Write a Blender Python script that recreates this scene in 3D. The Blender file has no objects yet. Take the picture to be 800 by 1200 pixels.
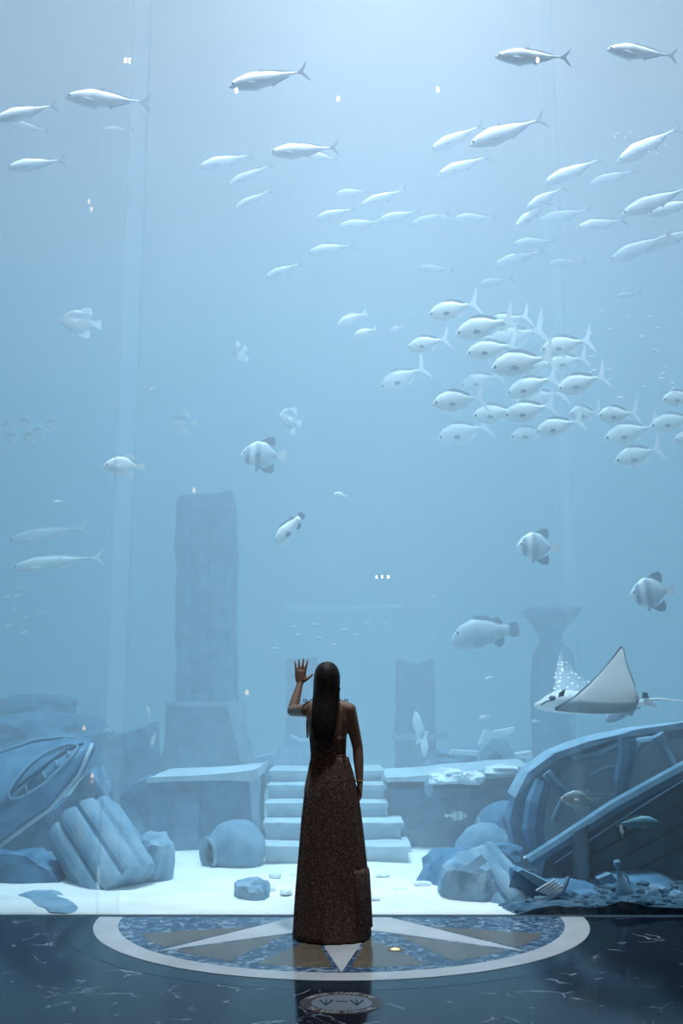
import bpy, bmesh, math, random
from mathutils import Vector, Matrix, Euler, noise
random.seed(7)
C = bpy.context.scene.collection
S = bpy.context.scene
PI = math.pi

# ------------------------------------------------------------------ camera
F_PX = 1210.0
PITCH = math.atan(225 / F_PX)
EYE = 1.44
cam = bpy.data.cameras.new('camera')
cam.sensor_fit = 'VERTICAL'; cam.sensor_height = 36.0; cam.lens = 36.0 * F_PX / 1200.0
cam.clip_start = 0.05; cam.clip_end = 200
cam_ob = bpy.data.objects.new('camera', cam); C.objects.link(cam_ob)
cam_ob.location = (0, 0, EYE); cam_ob.rotation_euler = (PI / 2 + PITCH, 0, 0)
S.camera = cam_ob
S.view_settings.view_transform = 'Standard'; S.view_settings.look = 'None'
S.view_settings.gamma = 1; S.view_settings.use_curve_mapping = False
S.view_settings.exposure = -0.10
S.cycles.volume_bounces = 4
S.cycles.max_bounces = 10
S.cycles.transparent_max_bounces = 32

GLASS_Y = 7.48
WATER_TOP = 12.0

# ------------------------------------------------------------------ world and lights over the tank
W = bpy.data.worlds.new('world'); S.world = W; W.use_nodes = True
W.node_tree.nodes['Background'].inputs[0].default_value = (0.25, 0.45, 0.7, 1)
W.node_tree.nodes['Background'].inputs[1].default_value = 0.02

def area(name, loc, size, size_y, power, color, rot=(0, 0, 0)):
    l = bpy.data.lights.new(name, 'AREA'); l.shape = 'RECTANGLE'
    l.size = size; l.size_y = size_y; l.energy = power; l.color = color
    o = bpy.data.objects.new(name, l); C.objects.link(o); o.location = loc; o.rotation_euler = rot
    return o
tl = area('tank_lamp', (0.6, 10.8, 19.0), 3, 2.5, 240, (1.0, .88, .94)); tl.data.spread = math.radians(34)
fl_ = area('tank_front_fill', (0.5, 8.6, 14.5), 11, 1.4, 800, (.96, .87, .96), (math.radians(2), 0, 0)); fl_.data.spread = math.radians(50)  # unseen row added to brighten the fish and sand near the acrylic
SUN = bpy.data.lights.new('tank_daylight', 'SUN'); SUN.energy = 3.35; SUN.angle = math.radians(12); SUN.color = (.94, .90, .97)
so = bpy.data.objects.new('tank_daylight', SUN); C.objects.link(so); so.rotation_euler = (math.radians(-2), math.radians(4), 0); so.location = (0, 12, 20)

def P(px, py, Y):
    a = (px - 400) / F_PX; b = (600 - py) / F_PX
    d = Vector((a, math.cos(PITCH) - b * math.sin(PITCH), math.sin(PITCH) + b * math.cos(PITCH)))
    t = Y / d.y
    return Vector((d.x * t, Y, EYE + d.z * t))
def G(px, py, z=0.0):
    a = (px - 400) / F_PX; b = (600 - py) / F_PX
    d = Vector((a, math.cos(PITCH) - b * math.sin(PITCH), math.sin(PITCH) + b * math.cos(PITCH)))
    t = (z - EYE) / d.z
    return Vector((d.x * t, d.y * t, z))

# ------------------------------------------------------------------ materials
def mat(name, color=(.5, .5, .5), rough=.6, metal=0.0, spec=.5):
    m = bpy.data.materials.new(name); m.use_nodes = True
    b = m.node_tree.nodes['Principled BSDF']
    b.inputs['Base Color'].default_value = (*color, 1); b.inputs['Roughness'].default_value = rough
    b.inputs['Metallic'].default_value = metal; b.inputs['Specular IOR Level'].default_value = spec
    return m
def nd(m, t, **kw):
    n = m.node_tree.nodes.new(t)
    for k, v in kw.items(): setattr(n, k, v)
    return n
def lk(m, a, b): m.node_tree.links.new(a, b)
def noisy(name, c1, c2, scale=4, rough=.7, detail=6, bump=0.0, lo=.35, hi=.65, spec=.5):
    m = mat(name, c1, rough, 0, spec)
    tc = nd(m, 'ShaderNodeTexCoord'); n = nd(m, 'ShaderNodeTexNoise'); r = nd(m, 'ShaderNodeValToRGB')
    n.inputs['Scale'].default_value = scale; n.inputs['Detail'].default_value = detail
    r.color_ramp.elements[0].position = lo; r.color_ramp.elements[0].color = (*c1, 1)
    r.color_ramp.elements[1].position = hi; r.color_ramp.elements[1].color = (*c2, 1)
    lk(m, tc.outputs['Object'], n.inputs['Vector']); lk(m, n.outputs['Fac'], r.inputs['Fac'])
    b = m.node_tree.nodes['Principled BSDF']; lk(m, r.outputs['Color'], b.inputs['Base Color'])
    if bump:
        bp = nd(m, 'ShaderNodeBump'); bp.inputs['Strength'].default_value = bump; bp.inputs['Distance'].default_value = .03
        lk(m, n.outputs['Fac'], bp.inputs['Height']); lk(m, bp.outputs['Normal'], b.inputs['Normal'])
    return m

def water_material():
    m = bpy.data.materials.new('sea_water'); m.use_nodes = True; m.node_tree.nodes.clear()
    out = nd(m, 'ShaderNodeOutputMaterial'); add = nd(m, 'ShaderNodeAddShader')
    s = nd(m, 'ShaderNodeVolumeScatter'); a = nd(m, 'ShaderNodeVolumeAbsorption')
    s.inputs['Color'].default_value = (.84, .92, 1.0, 1); s.inputs['Density'].default_value = WATER_S; s.inputs['Anisotropy'].default_value = WATER_G
    a.inputs['Color'].default_value = (0.0, .74, .97, 1); a.inputs['Density'].default_value = WATER_A
    lk(m, s.outputs[0], add.inputs[0]); lk(m, a.outputs[0], add.inputs[1]); lk(m, add.outputs[0], out.inputs['Volume'])
    return m
WATER_G = .0; WATER_S = .122; WATER_A = .064

def glass_material(name, refl=.04, tint=(1, 1, 1)):
    m = bpy.data.materials.new(name); m.use_nodes = True; m.node_tree.nodes.clear()
    out = nd(m, 'ShaderNodeOutputMaterial'); mx = nd(m, 'ShaderNodeMixShader')
    t = nd(m, 'ShaderNodeBsdfTransparent'); g = nd(m, 'ShaderNodeBsdfGlossy'); fr = nd(m, 'ShaderNodeFresnel')
    t.inputs[0].default_value = (*tint, 1); g.inputs['Roughness'].default_value = 0.0; fr.inputs['IOR'].default_value = 1.4
    ge = nd(m, 'ShaderNodeNewGeometry'); k = nd(m, 'ShaderNodeMath', operation='SUBTRACT'); k.inputs[0].default_value = 1.0
    mu = nd(m, 'ShaderNodeMath', operation='MULTIPLY'); lk(m, ge.outputs['Backfacing'], k.inputs[1]); lk(m, k.outputs[0], mu.inputs[0]); lk(m, fr.outputs[0], mu.inputs[1])
    lk(m, mu.outputs[0], mx.inputs[0]); lk(m, t.outputs[0], mx.inputs[1]); lk(m, g.outputs[0], mx.inputs[2])
    lk(m, mx.outputs[0], out.inputs['Surface'])
    return m

# ------------------------------------------------------------------ mesh helpers
def link(name, me, m=None, parent=None, kind=None):
    o = bpy.data.objects.new(name, me); C.objects.link(o)
    if m: me.materials.append(m)
    if parent: o.parent = parent
    if kind: o['kind'] = kind
    return o
def mesh(name, vs, fs, smooth=False):
    me = bpy.data.meshes.new(name); me.from_pydata([tuple(v) for v in vs], [], fs); me.update()
    if smooth:
        for p in me.polygons: p.use_smooth = True
    return me
def box_me(name, x0, x1, y0, y1, z0, z1, bev=0):
    bm = bmesh.new(); bmesh.ops.create_cube(bm, size=1)
    for v in bm.verts:
        v.co = Vector(((x0 + x1) / 2 + v.co.x * (x1 - x0), (y0 + y1) / 2 + v.co.y * (y1 - y0), (z0 + z1) / 2 + v.co.z * (z1 - z0)))
    if bev: bmesh.ops.bevel(bm, geom=bm.edges[:], offset=bev, segments=2, affect='EDGES')
    me = bpy.data.meshes.new(name); bm.to_mesh(me); bm.free(); return me
def struct(name, me, m): return link(name, me, m, kind='structure')


def tag(o, label, cat, group=None, kind=None):
    o['label'] = label; o['category'] = cat
    if group: o['group'] = group
    if kind: o['kind'] = kind
    return o
def empty(name, loc=(0, 0, 0)):
    o = bpy.data.objects.new(name, None); C.objects.link(o); o.location = loc; o.empty_display_size = .1
    return o
def copy_tree(o):
    r = o.copy(); C.objects.link(r)
    for ch in o.children:
        c = ch.copy(); C.objects.link(c); c.parent = r
        for g in ch.children:
            d = g.copy(); C.objects.link(d); d.parent = c
    return r
class MB:
    """collects vertices and faces of one mesh"""
    def __init__(s): s.v = []; s.f = []
    def add(s, vs, fs):
        n = len(s.v); s.v += [Vector(v) for v in vs]; s.f += [tuple(i + n for i in f) for f in fs]; return s
    def loft(s, rings, caps=True, closed=False):
        n = len(rings[0]); vs = [p for r in rings for p in r]; fs = []
        m = len(rings)
        for i in range(m - 1 if not closed else m):
            j2 = (i + 1) % m
            for k in range(n):
                fs.append((i * n + k, i * n + (k + 1) % n, j2 * n + (k + 1) % n, j2 * n + k))
        if caps and not closed:
            fs.append(tuple(range(n))[::-1]); fs.append(tuple((m - 1) * n + k for k in range(n)))
        return s.add(vs, fs)
    def tube(s, pts, rad, n=10, sx=1.0, up=None):
        pts = [Vector(p) for p in pts]
        if not hasattr(rad, '__len__'): rad = [rad] * len(pts)
        rings = []; prev = None
        for i, p in enumerate(pts):
            t = (pts[min(i + 1, len(pts) - 1)] - pts[max(i - 1, 0)]).normalized()
            a = Vector(up) if up else (prev or (Vector((0, 0, 1)) if abs(t.z) < .9 else Vector((0, 1, 0))))
            b = t.cross(a).normalized(); a = b.cross(t).normalized(); prev = a
            rings.append([p + (a * math.cos(2 * PI * k / n) + b * sx * math.sin(2 * PI * k / n)) * rad[i] for k in range(n)])
        return s.loft(rings)
    def prism(s, poly, axis, d0, d1):
        """poly: list of 2D points; axis 'y' -> (x, z), 'z' -> (x, y)"""
        n = len(poly)
        f = (lambda p, d: (p[0], d, p[1])) if axis == 'y' else (lambda p, d: (p[0], p[1], d))
        vs = [f(p, d0) for p in poly] + [f(p, d1) for p in poly]
        fs = [tuple(range(n)), tuple(range(2 * n - 1, n - 1, -1))] + [(k, n + k, n + (k + 1) % n, (k + 1) % n) for k in range(n)]
        return s.add(vs, fs)
    def box(s, x0, x1, y0, y1, z0, z1): return s.prism([(x0, y0), (x1, y0), (x1, y1), (x0, y1)], 'z', z0, z1)
    def lathe(s, prof, n=24, origin=(0, 0, 0), wob=None):
        o = Vector(origin)
        rings = [[o + Vector((r * math.cos(2 * PI * k / n) * (wob(2 * PI * k / n) if wob else 1), r * math.sin(2 * PI * k / n) * (wob(2 * PI * k / n) if wob else 1), z)) for k in range(n)] for r, z in prof]
        return s.loft(rings)
    def me(s, name, smooth=False, bev=0, rough=0, sub=0, seed=0, freq=3.0, M=None):
        me = mesh(name, s.v, s.f)
        bm = bmesh.new(); bm.from_mesh(me)
        bmesh.ops.recalc_face_normals(bm, faces=bm.faces)
        if bev: bmesh.ops.bevel(bm, geom=bm.edges[:], offset=bev, segments=2, affect='EDGES', clamp_overlap=True)
        if sub:
            bmesh.ops.triangulate(bm, faces=bm.faces[:])
            for _ in range(8):
                le = [e for e in bm.edges if e.calc_length() > sub]
                if not le: break
                bmesh.ops.subdivide_edges(bm, edges=le, cuts=1)
                bmesh.ops.triangulate(bm, faces=bm.faces[:])
        if rough:
            bm.normal_update(); off = Vector((seed * 3.1, seed * 1.7, seed * .9))
            mv = [(v, v.normal * rough * (noise.noise(v.co * freq + off) + .5 * noise.noise(v.co * freq * 2.3 + off) - .15)) for v in bm.verts]
            for v, d in mv: v.co += d
        if M: bm.transform(M)
        bmesh.ops.recalc_face_normals(bm, faces=bm.faces)
        bm.to_mesh(me); bm.free()
        if smooth:
            for p in me.polygons: p.use_smooth = True
        return me
    def build(s, name, m, parent=None, kind=None, **kw): return link(name, s.me(name, **kw), m, parent, kind)
def rock_me(name, sx, sy, sz, seed, rough=.35, sub=3, facet=True):
    bm = bmesh.new(); bmesh.ops.create_icosphere(bm, subdivisions=sub, radius=1)
    off = Vector((seed * 7.3, seed * 2.1, seed * 5.7))
    for v in bm.verts:
        n = v.co.normalized()
        k = 1 + rough * noise.noise(n * 1.3 + off) + rough * .5 * noise.noise(n * 3.1 + off) + rough * .2 * noise.noise(n * 7 + off)
        q = n * k
        q = Vector([math.copysign(abs(c) ** .8, c) for c in q])
        v.co = Vector((q.x * sx, q.y * sy, max(q.z, -.75) * sz))
    me = bpy.data.meshes.new(name); bm.to_mesh(me); bm.free()
    for p in me.polygons: p.use_smooth = not facet
    return me

# ------------------------------------------------------------------ materials of the place
M_dark = mat('dark_plaster', (.05, .055, .06), .8)
def marble_material():
    m = mat('dark_marble', (.012, .016, .026), .10, 0, .3)
    b = m.node_tree.nodes['Principled BSDF']
    tc = nd(m, 'ShaderNodeTexCoord')
    nz = nd(m, 'ShaderNodeTexNoise'); nz.inputs['Scale'].default_value = 2.2; nz.inputs['Detail'].default_value = 5
    mx = nd(m, 'ShaderNodeMixRGB', blend_type='LINEAR_LIGHT'); mx.inputs[0].default_value = .22
    lk(m, tc.outputs['Object'], nz.inputs['Vector']); lk(m, tc.outputs['Object'], mx.inputs[1]); lk(m, nz.outputs['Color'], mx.inputs[2])
    vo = nd(m, 'ShaderNodeTexVoronoi', feature='DISTANCE_TO_EDGE'); vo.inputs['Scale'].default_value = 3.2
    lk(m, mx.outputs[0], vo.inputs['Vector'])
    r1 = nd(m, 'ShaderNodeValToRGB'); r1.color_ramp.elements[0].position = 0.0; r1.color_ramp.elements[0].color = (1, 1, 1, 1)
    r1.color_ramp.elements[1].position = .028; r1.color_ramp.elements[1].color = (0, 0, 0, 1)
    lk(m, vo.outputs['Distance'], r1.inputs[0])
    n2 = nd(m, 'ShaderNodeTexNoise'); n2.inputs['Scale'].default_value = 4.0; n2.inputs['Detail'].default_value = 4
    lk(m, tc.outputs['Object'], n2.inputs['Vector'])
    r2 = nd(m, 'ShaderNodeValToRGB'); r2.color_ramp.elements[0].position = .52; r2.color_ramp.elements[1].position = .66
    lk(m, n2.outputs['Fac'], r2.inputs[0])
    mu = nd(m, 'ShaderNodeMath', operation='MULTIPLY'); lk(m, r1.outputs[0], mu.inputs[0]); lk(m, r2.outputs[0], mu.inputs[1])
    # small pale flecks
    n3 = nd(m, 'ShaderNodeTexNoise'); n3.inputs['Scale'].default_value = 9; n3.inputs['Detail'].default_value = 6
    lk(m, mx.outputs[0], n3.inputs['Vector'])
    r3 = nd(m, 'ShaderNodeValToRGB'); r3.color_ramp.elements[0].position = .66; r3.color_ramp.elements[1].position = .74
    lk(m, n3.outputs['Fac'], r3.inputs[0])
    ad = nd(m, 'ShaderNodeMath', operation='MAXIMUM'); lk(m, mu.outputs[0], ad.inputs[0]); lk(m, r3.outputs[0], ad.inputs[1])
    # faint brown clouds
    n4 = nd(m, 'ShaderNodeTexNoise'); n4.inputs['Scale'].default_value = 1.6; n4.inputs['Detail'].default_value = 8
    lk(m, tc.outputs['Object'], n4.inputs['Vector'])
    r4 = nd(m, 'ShaderNodeValToRGB'); r4.color_ramp.elements[0].position = .4; r4.color_ramp.elements[0].color = (.010, .017, .034, 1)
    r4.color_ramp.elements[1].position = .7; r4.color_ramp.elements[1].color = (.026, .027, .042, 1)
    lk(m, n4.outputs['Fac'], r4.inputs[0])
    fin = nd(m, 'ShaderNodeMixRGB'); fin.inputs[2].default_value = (.45, .5, .58, 1)
    lk(m, ad.outputs[0], fin.inputs[0]); lk(m, r4.outputs[0], fin.inputs[1]); lk(m, fin.outputs[0], b.inputs['Base Color'])
    return m
M_marble = marble_material()
M_sand = noisy('white_sand', (.80, .80, .78), (.94, .93, .91), 2.2, .95, bump=.15)  # pale mottling in the colour stands in for caustic light on the sand
M_tank = noisy('tank_wall_paint', (.2, .3, .36), (.26, .36, .42), .6, .9)
M_white = noisy('white_marble', (.62, .64, .66), (.74, .75, .76), 3, .14)
M_brown = noisy('brown_marble', (.14, .115, .08), (.20, .165, .12), 7, .18, bump=.0, spec=.9)
M_teal = noisy('teal_marble', (.014, .028, .045), (.022, .04, .058), 5, .12, spec=.35)
def mosaic_material():
    m = mat('blue_mosaic', (.1, .2, .35), .2); b = m.node_tree.nodes['Principled BSDF']
    tc = nd(m, 'ShaderNodeTexCoord'); n = nd(m, 'ShaderNodeTexNoise'); n.inputs['Scale'].default_value = 14; n.inputs['Detail'].default_value = 5; n.inputs['Distortion'].default_value = 1.2
    r = nd(m, 'ShaderNodeValToRGB'); e = r.color_ramp.elements
    e[0].position = .34; e[0].color = (.03, .06, .11, 1); e[1].position = .68; e[1].color = (.42, .52, .58, 1)
    k = e.new(.5); k.color = (.06, .13, .24, 1)
    lk(m, tc.outputs['Object'], n.inputs['Vector']); lk(m, n.outputs['Fac'], r.inputs[0]); lk(m, r.outputs[0], b.inputs['Base Color'])
    return m
M_mosaic = mosaic_material()
M_brass = mat('brass', (.55, .36, .18), .3, .9)
M_steel = mat('dark_steel', (.05, .06, .07), .4, .6)
M_bronze = noisy('worn_bronze', (.05, .035, .03), (.09, .06, .05), 20, .35)

# ------------------------------------------------------------------ setting: the hall
floor = struct('floor', box_me('floor', -7, 7, -7, GLASS_Y, -.3, 0), M_marble)
struct('ceiling', box_me('ceiling', -7, 7, -7, GLASS_Y + .6, 8.6, 9.0), M_dark)
struct('wall_left', box_me('wall_left', -7.3, -7, -7, GLASS_Y, 0, 9), M_dark)
struct('wall_right', box_me('wall_right', 7, 7.3, -7, GLASS_Y, 0, 9), M_dark)
struct('wall_back', box_me('wall_back', -7, 7, -7.3, -7, 0, 9), M_dark)

# compass rose set into the floor: half a disc that ends at the glass
CY = GLASS_Y
def pol(r, a): return (r * math.cos(math.radians(a)), CY + r * math.sin(math.radians(a)))
def half_ring(r0, r1, n=60):
    o = [pol(r1, -180 + 180 * k / n) for k in range(n + 1)]
    i = [pol(r0, -180 + 180 * k / n) for k in range(n + 1)] if r0 > 0 else [(0, CY)]
    return o, i
def ring_build(name, r0, r1, top, m, n=60):
    o, i = half_ring(r0, r1, n); mb = MB()
    for k in range(n):
        q = [o[k], o[k + 1], i[k + 1], i[k]]
        vs = [(p[0], p[1], -.02) for p in q] + [(p[0], p[1], top) for p in q]
        mb.add(vs, [(4, 5, 6, 7), (0, 1, 5, 4), (2, 3, 7, 6)])
    return mb.build(name, m, floor)
ring_build('border_band', 1.66, 1.84, .0008, M_teal)
ring_build('white_ring', 1.50, 1.66, .0030, M_white)
o_, i_ = half_ring(0, 1.502)
MB().prism(o_, 'z', -.02, .0012).build('mosaic_field', M_mosaic, floor)
def kite(a, tip, al, lat, top=.0030):
    ca, sa = math.cos(math.radians(a)), math.sin(math.radians(a))
    pts = [(tip, 0), (al, lat), (0, 0), (al, -lat)]
    q = [(x * ca - y * sa, CY + x * sa + y * ca) for x, y in pts]
    q = [(x, min(y, CY - .002)) for x, y in q]
    MB().prism(q, 'z', -.02, top).build('star_point', M_white, floor)
for a in (-90, -137.5, -42.5): kite(a, 1.49, .26, .21)
def brown_piece(a, side):
    # a wedge of brown marble along one edge of a white point, its outer edge following the ring
    s_ = side; pts = []
    for k in range(7): pts.append((1.385 - .01 * (k == 0), a + s_ * (2.2 + (20.2 - 2.2) * k / 6)))
    ca = math.radians(a)
    inner = (.62, .162)   # on the white edge
    x, y = inner[0], s_ * inner[1]
    q = [pol(r, b) for r, b in pts] + [(x * math.cos(ca) - y * math.sin(ca), CY + x * math.sin(ca) + y * math.cos(ca))]
    q = [(x, min(y, CY - .02)) for x, y in q]
    MB().prism(q, 'z', -.02, .0020).build('brown_inlay', M_brown, floor)
for a, ss in ((-90, (1, -1)), (-137.5, (1, -1)), (-42.5, (1, -1))):
    for s_ in ss: brown_piece(a, s_)

# medallion in the floor with lettering round its rim
MC = (0.0, 5.41)
def disc(r, top, m, name, parent, n=40):
    mb = MB().prism([(MC[0] + r * math.cos(2 * PI * k / n), MC[1] + r * .93 * math.sin(2 * PI * k / n)) for k in range(n)], 'z', -.02, top)
    return mb.build(name, m, parent)
med = disc(.205, .0015, M_bronze, 'medallion', floor)
disc(.148, .0028, mat('worn_pale_metal', (.30, .34, .40), .3, .3), 'medallion_plate', med)
M_letter = mat('pale_letters', (.62, .64, .66), .4)
def arc_text(txt, r, a0, a1, flip):
    n = len(txt)
    for k, ch in enumerate(txt):
        if ch == ' ': continue
        a = math.radians(a0 + (a1 - a0) * k / (n - 1))
        cu = bpy.data.curves.new('letter', 'FONT'); cu.body = ch; cu.size = .044; cu.align_x = 'CENTER'; cu.align_y = 'CENTER'; cu.extrude = .0012; cu.resolution_u = 2
        o = bpy.data.objects.new('letter', cu); C.objects.link(o); o.parent = med
        cu.materials.append(M_letter)
        o.location = (MC[0] + r * math.cos(a), MC[1] + r * .93 * math.sin(a), .0024)
        o.rotation_euler = (0, 0, a - PI / 2 if not flip else a + PI / 2)
arc_text('WATER STAMP ONE', .177, 150, 30, False)
arc_text('THE INNER SIGN OVAL', .177, 212, 328, True)
mk = MB()
for sx in (-1, 1):
    cx = MC[0] + sx * .075
    for dx, dy in ((-.03, .035), (0, .045), (.03, .035)):
        mk.tube([(cx, MC[1] - .045, .003), (cx + dx * .5, MC[1] - .005, .003), (cx + dx, MC[1] + dy, .003)], .0055, 5)
mk.box(MC[0] - .03, MC[0] + .03, MC[1] + .012, MC[1] + .02, .002, .0042)
mk.build('engraved_emblem', M_steel, med)

# added floor glint: built after the hall lamps
# ------------------------------------------------------------------ setting: the tank
def sand_me():
    xs = [-13 + 26 * i / 130 for i in range(131)]; ys = [GLASS_Y + .10 + .08 * i for i in range(60)] + [GLASS_Y + 4.9 + .5 * i for i in range(31)]
    vs = []; 
    for y in ys:
        for x in xs:
            e = min(1, (y - GLASS_Y - .1) / .6)
            z = -.002 + .02 * e + .035 * e * noise.noise(Vector((x * 1.1, y * 1.6, 0))) + .012 * e * noise.noise(Vector((x * 4, y * 6, 3)))
            vs.append((x, y, z))
    nx = len(xs); fs = [(j * nx + i, j * nx + i + 1, (j + 1) * nx + i + 1, (j + 1) * nx + i) for j in range(len(ys) - 1) for i in range(nx - 1)]
    b = len(vs); mesh_v = vs + [(-13, ys[0], -.3), (13, ys[0], -.3), (13, ys[-1], -.3), (-13, ys[-1], -.3)]
    fs += [(b + 3, b + 2, b + 1, b)] + [tuple([b, b + 1] + [nx - 1 - i for i in range(nx)])]
    return mesh('tank_floor', mesh_v, fs, True)
struct('tank_floor', sand_me(), M_sand)
struct('wall_tank_left', box_me('wtl', -13.3, -13, GLASS_Y, 27, -.3, WATER_TOP + .1), M_tank)
struct('wall_tank_right', box_me('wtr', 13, 13.3, GLASS_Y, 27, -.3, WATER_TOP + .1), M_tank)
struct('wall_tank_back', box_me('wtb', -13, 13, 27, 27.3, -.3, WATER_TOP + .1), M_tank)
struct('wall_tank_front', box_me('waw', -13, 13, GLASS_Y, GLASS_Y + .4, 8.6, WATER_TOP + .1), M_dark)
for s_ in (-1, 1):
    struct('wall_tank_front_%s' % ('left' if s_ < 0 else 'right'), box_me('wsf', min(7.3 * s_, 13 * s_), max(7.3 * s_, 13 * s_), GLASS_Y, GLASS_Y + .4, -.3, 8.6), M_dark)
win = struct('window_1', box_me('window_1', -7, 7, GLASS_Y, GLASS_Y + .1, 8.52, 8.6), M_steel)
link('sill', box_me('sill', -7, 7, GLASS_Y, GLASS_Y + .1, -.3, -.0015), mat('sill_stone', (.03, .055, .08), .6), win)
M_acrylic = glass_material('acrylic')
def joint_material():
    m = bpy.data.materials.new('acrylic_joint'); m.use_nodes = True; m.node_tree.nodes.clear()
    out = nd(m, 'ShaderNodeOutputMaterial'); mx = nd(m, 'ShaderNodeMixShader'); mx.inputs[0].default_value = JOINT
    t = nd(m, 'ShaderNodeBsdfTransparent'); d = nd(m, 'ShaderNodeBsdfTranslucent'); d.inputs[0].default_value = (.9, .95, 1, 1)
    lk(m, t.outputs[0], mx.inputs[1]); lk(m, d.outputs[0], mx.inputs[2]); lk(m, mx.outputs[0], out.inputs['Surface'])
    return m
JOINT = .045
M_joint = joint_material()
edges = [-7, -4.86, -1.62, 1.665, 4.9, 7]
for k in range(5):
    a = edges[k] + (.07 if k else 0); b = edges[k + 1] - (.07 if k < 4 else 0)
    if k == 3: a = edges[k] + .045
    if k == 2: b = edges[k + 1] - .045
    link('pane', box_me('pane', a, b, GLASS_Y, GLASS_Y + .1, 0, 8.52), M_acrylic, win)
    if k: link('joint', box_me('joint', edges[k] - (.07 if k != 3 else .045), edges[k] + (.07 if k != 3 else .045), GLASS_Y, GLASS_Y + .1, 0, 8.52), M_joint, win)
wt = struct('sea_water', box_me('sea_water', -12.99, 12.99, GLASS_Y + .11, 26.99, -.2, WATER_TOP), water_material())

# ------------------------------------------------------------------ sunken ruins in the tank
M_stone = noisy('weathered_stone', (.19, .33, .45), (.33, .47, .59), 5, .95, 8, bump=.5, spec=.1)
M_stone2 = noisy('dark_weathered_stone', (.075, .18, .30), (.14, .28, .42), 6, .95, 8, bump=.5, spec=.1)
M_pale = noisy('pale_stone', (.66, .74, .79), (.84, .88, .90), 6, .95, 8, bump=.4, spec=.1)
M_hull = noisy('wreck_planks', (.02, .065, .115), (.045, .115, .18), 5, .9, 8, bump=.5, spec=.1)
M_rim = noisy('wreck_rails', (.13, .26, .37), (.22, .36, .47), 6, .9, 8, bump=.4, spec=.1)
M_clay = noisy('crusted_clay', (.13, .25, .36), (.24, .37, .48), 7, .9, 8, bump=.5, spec=.1)

M_hull2 = noisy('dark_gravel', (.04, .09, .14), (.12, .20, .27), 16, .95, 4, bump=.3, spec=.1)
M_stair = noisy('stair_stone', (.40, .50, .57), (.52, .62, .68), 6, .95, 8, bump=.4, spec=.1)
def pl(pts, Y): return [(P(x, y, Y).x, P(x, y, Y).z) for x, y in pts]
def slab(name, pts, Y, depth, m, parent=None, rough=.02, sub=.18, bev=0, seed=1, down=None):
    """a piece whose front face stands at depth Y"""
    q = pl(pts, Y)
    return MB().prism(q, 'y', Y, Y + depth).build(name, m, parent, rough=rough, sub=sub, bev=bev, seed=seed)
def span(px0, px1, Y): return P(px0, 900, Y).x, P(px1, 900, Y).x
def rock(px, py, wpx, hpx, Y, m, label, seed, group=None, depth=None, name='rock', rot=0):
    c = P(px, py, Y); sc = (c - Vector((0, 0, EYE))).length / F_PX
    me = rock_me(name, wpx * sc / 2, (depth or wpx * sc / 2 * .8), hpx * sc / 2 * 1.1, seed)
    o = link(name, me, m); o.location = (c.x, Y + (depth or wpx * sc * .4), c.z); o.rotation_euler = (0, rot, seed * .1)
    return tag(o, label, 'rock', group)

# tall broken pillar behind the pile
Y = 13.4
pil = empty('broken_pillar', (P(238, 890, Y).x, Y + .4, 0))
def rel(o, parent):  # parent in place
    o.parent = parent; o.matrix_parent_inverse = Matrix.Translation(-parent.location)
    return o
tag(pil, 'tall broken square stone pillar rising through the haze on a flared base', 'pillar')
x0, x1 = span(205, 272, Y); zt = P(205, 582, Y).z; zb = P(205, 828, Y).z
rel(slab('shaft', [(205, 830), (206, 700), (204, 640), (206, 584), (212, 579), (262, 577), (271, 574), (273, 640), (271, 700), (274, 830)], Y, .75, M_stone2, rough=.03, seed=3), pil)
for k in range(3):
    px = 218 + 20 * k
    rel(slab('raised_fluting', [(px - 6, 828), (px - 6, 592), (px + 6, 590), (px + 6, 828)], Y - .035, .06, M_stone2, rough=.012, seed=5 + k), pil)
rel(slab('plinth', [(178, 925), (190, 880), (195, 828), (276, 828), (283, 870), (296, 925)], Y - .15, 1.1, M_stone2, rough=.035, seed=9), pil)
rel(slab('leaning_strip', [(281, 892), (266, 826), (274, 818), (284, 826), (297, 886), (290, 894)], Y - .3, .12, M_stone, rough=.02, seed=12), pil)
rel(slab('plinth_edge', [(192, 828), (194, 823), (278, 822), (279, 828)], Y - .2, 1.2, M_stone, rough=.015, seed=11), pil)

# block under the pillar with a ledge
Y = 10.7
blk = empty('ruined_wall_block', (P(220, 1012, Y).x, Y + .4, 0))
tag(blk, 'large carved wall block with pale ledge below the tall broken pillar', 'stone block')
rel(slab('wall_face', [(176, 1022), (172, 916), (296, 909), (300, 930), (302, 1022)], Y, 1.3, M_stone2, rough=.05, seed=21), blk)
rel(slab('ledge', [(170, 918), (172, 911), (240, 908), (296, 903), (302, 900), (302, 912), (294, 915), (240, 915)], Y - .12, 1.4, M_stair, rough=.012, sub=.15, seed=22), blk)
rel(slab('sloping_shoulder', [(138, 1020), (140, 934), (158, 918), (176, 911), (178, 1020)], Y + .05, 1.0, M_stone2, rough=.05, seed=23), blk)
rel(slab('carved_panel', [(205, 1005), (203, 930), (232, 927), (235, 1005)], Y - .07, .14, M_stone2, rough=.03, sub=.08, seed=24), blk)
rel(slab('corner_post', [(295, 1018), (293, 915), (303, 913), (306, 1018)], Y - .08, .2, M_stone, rough=.02, sub=.1, seed=25), blk)

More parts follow.
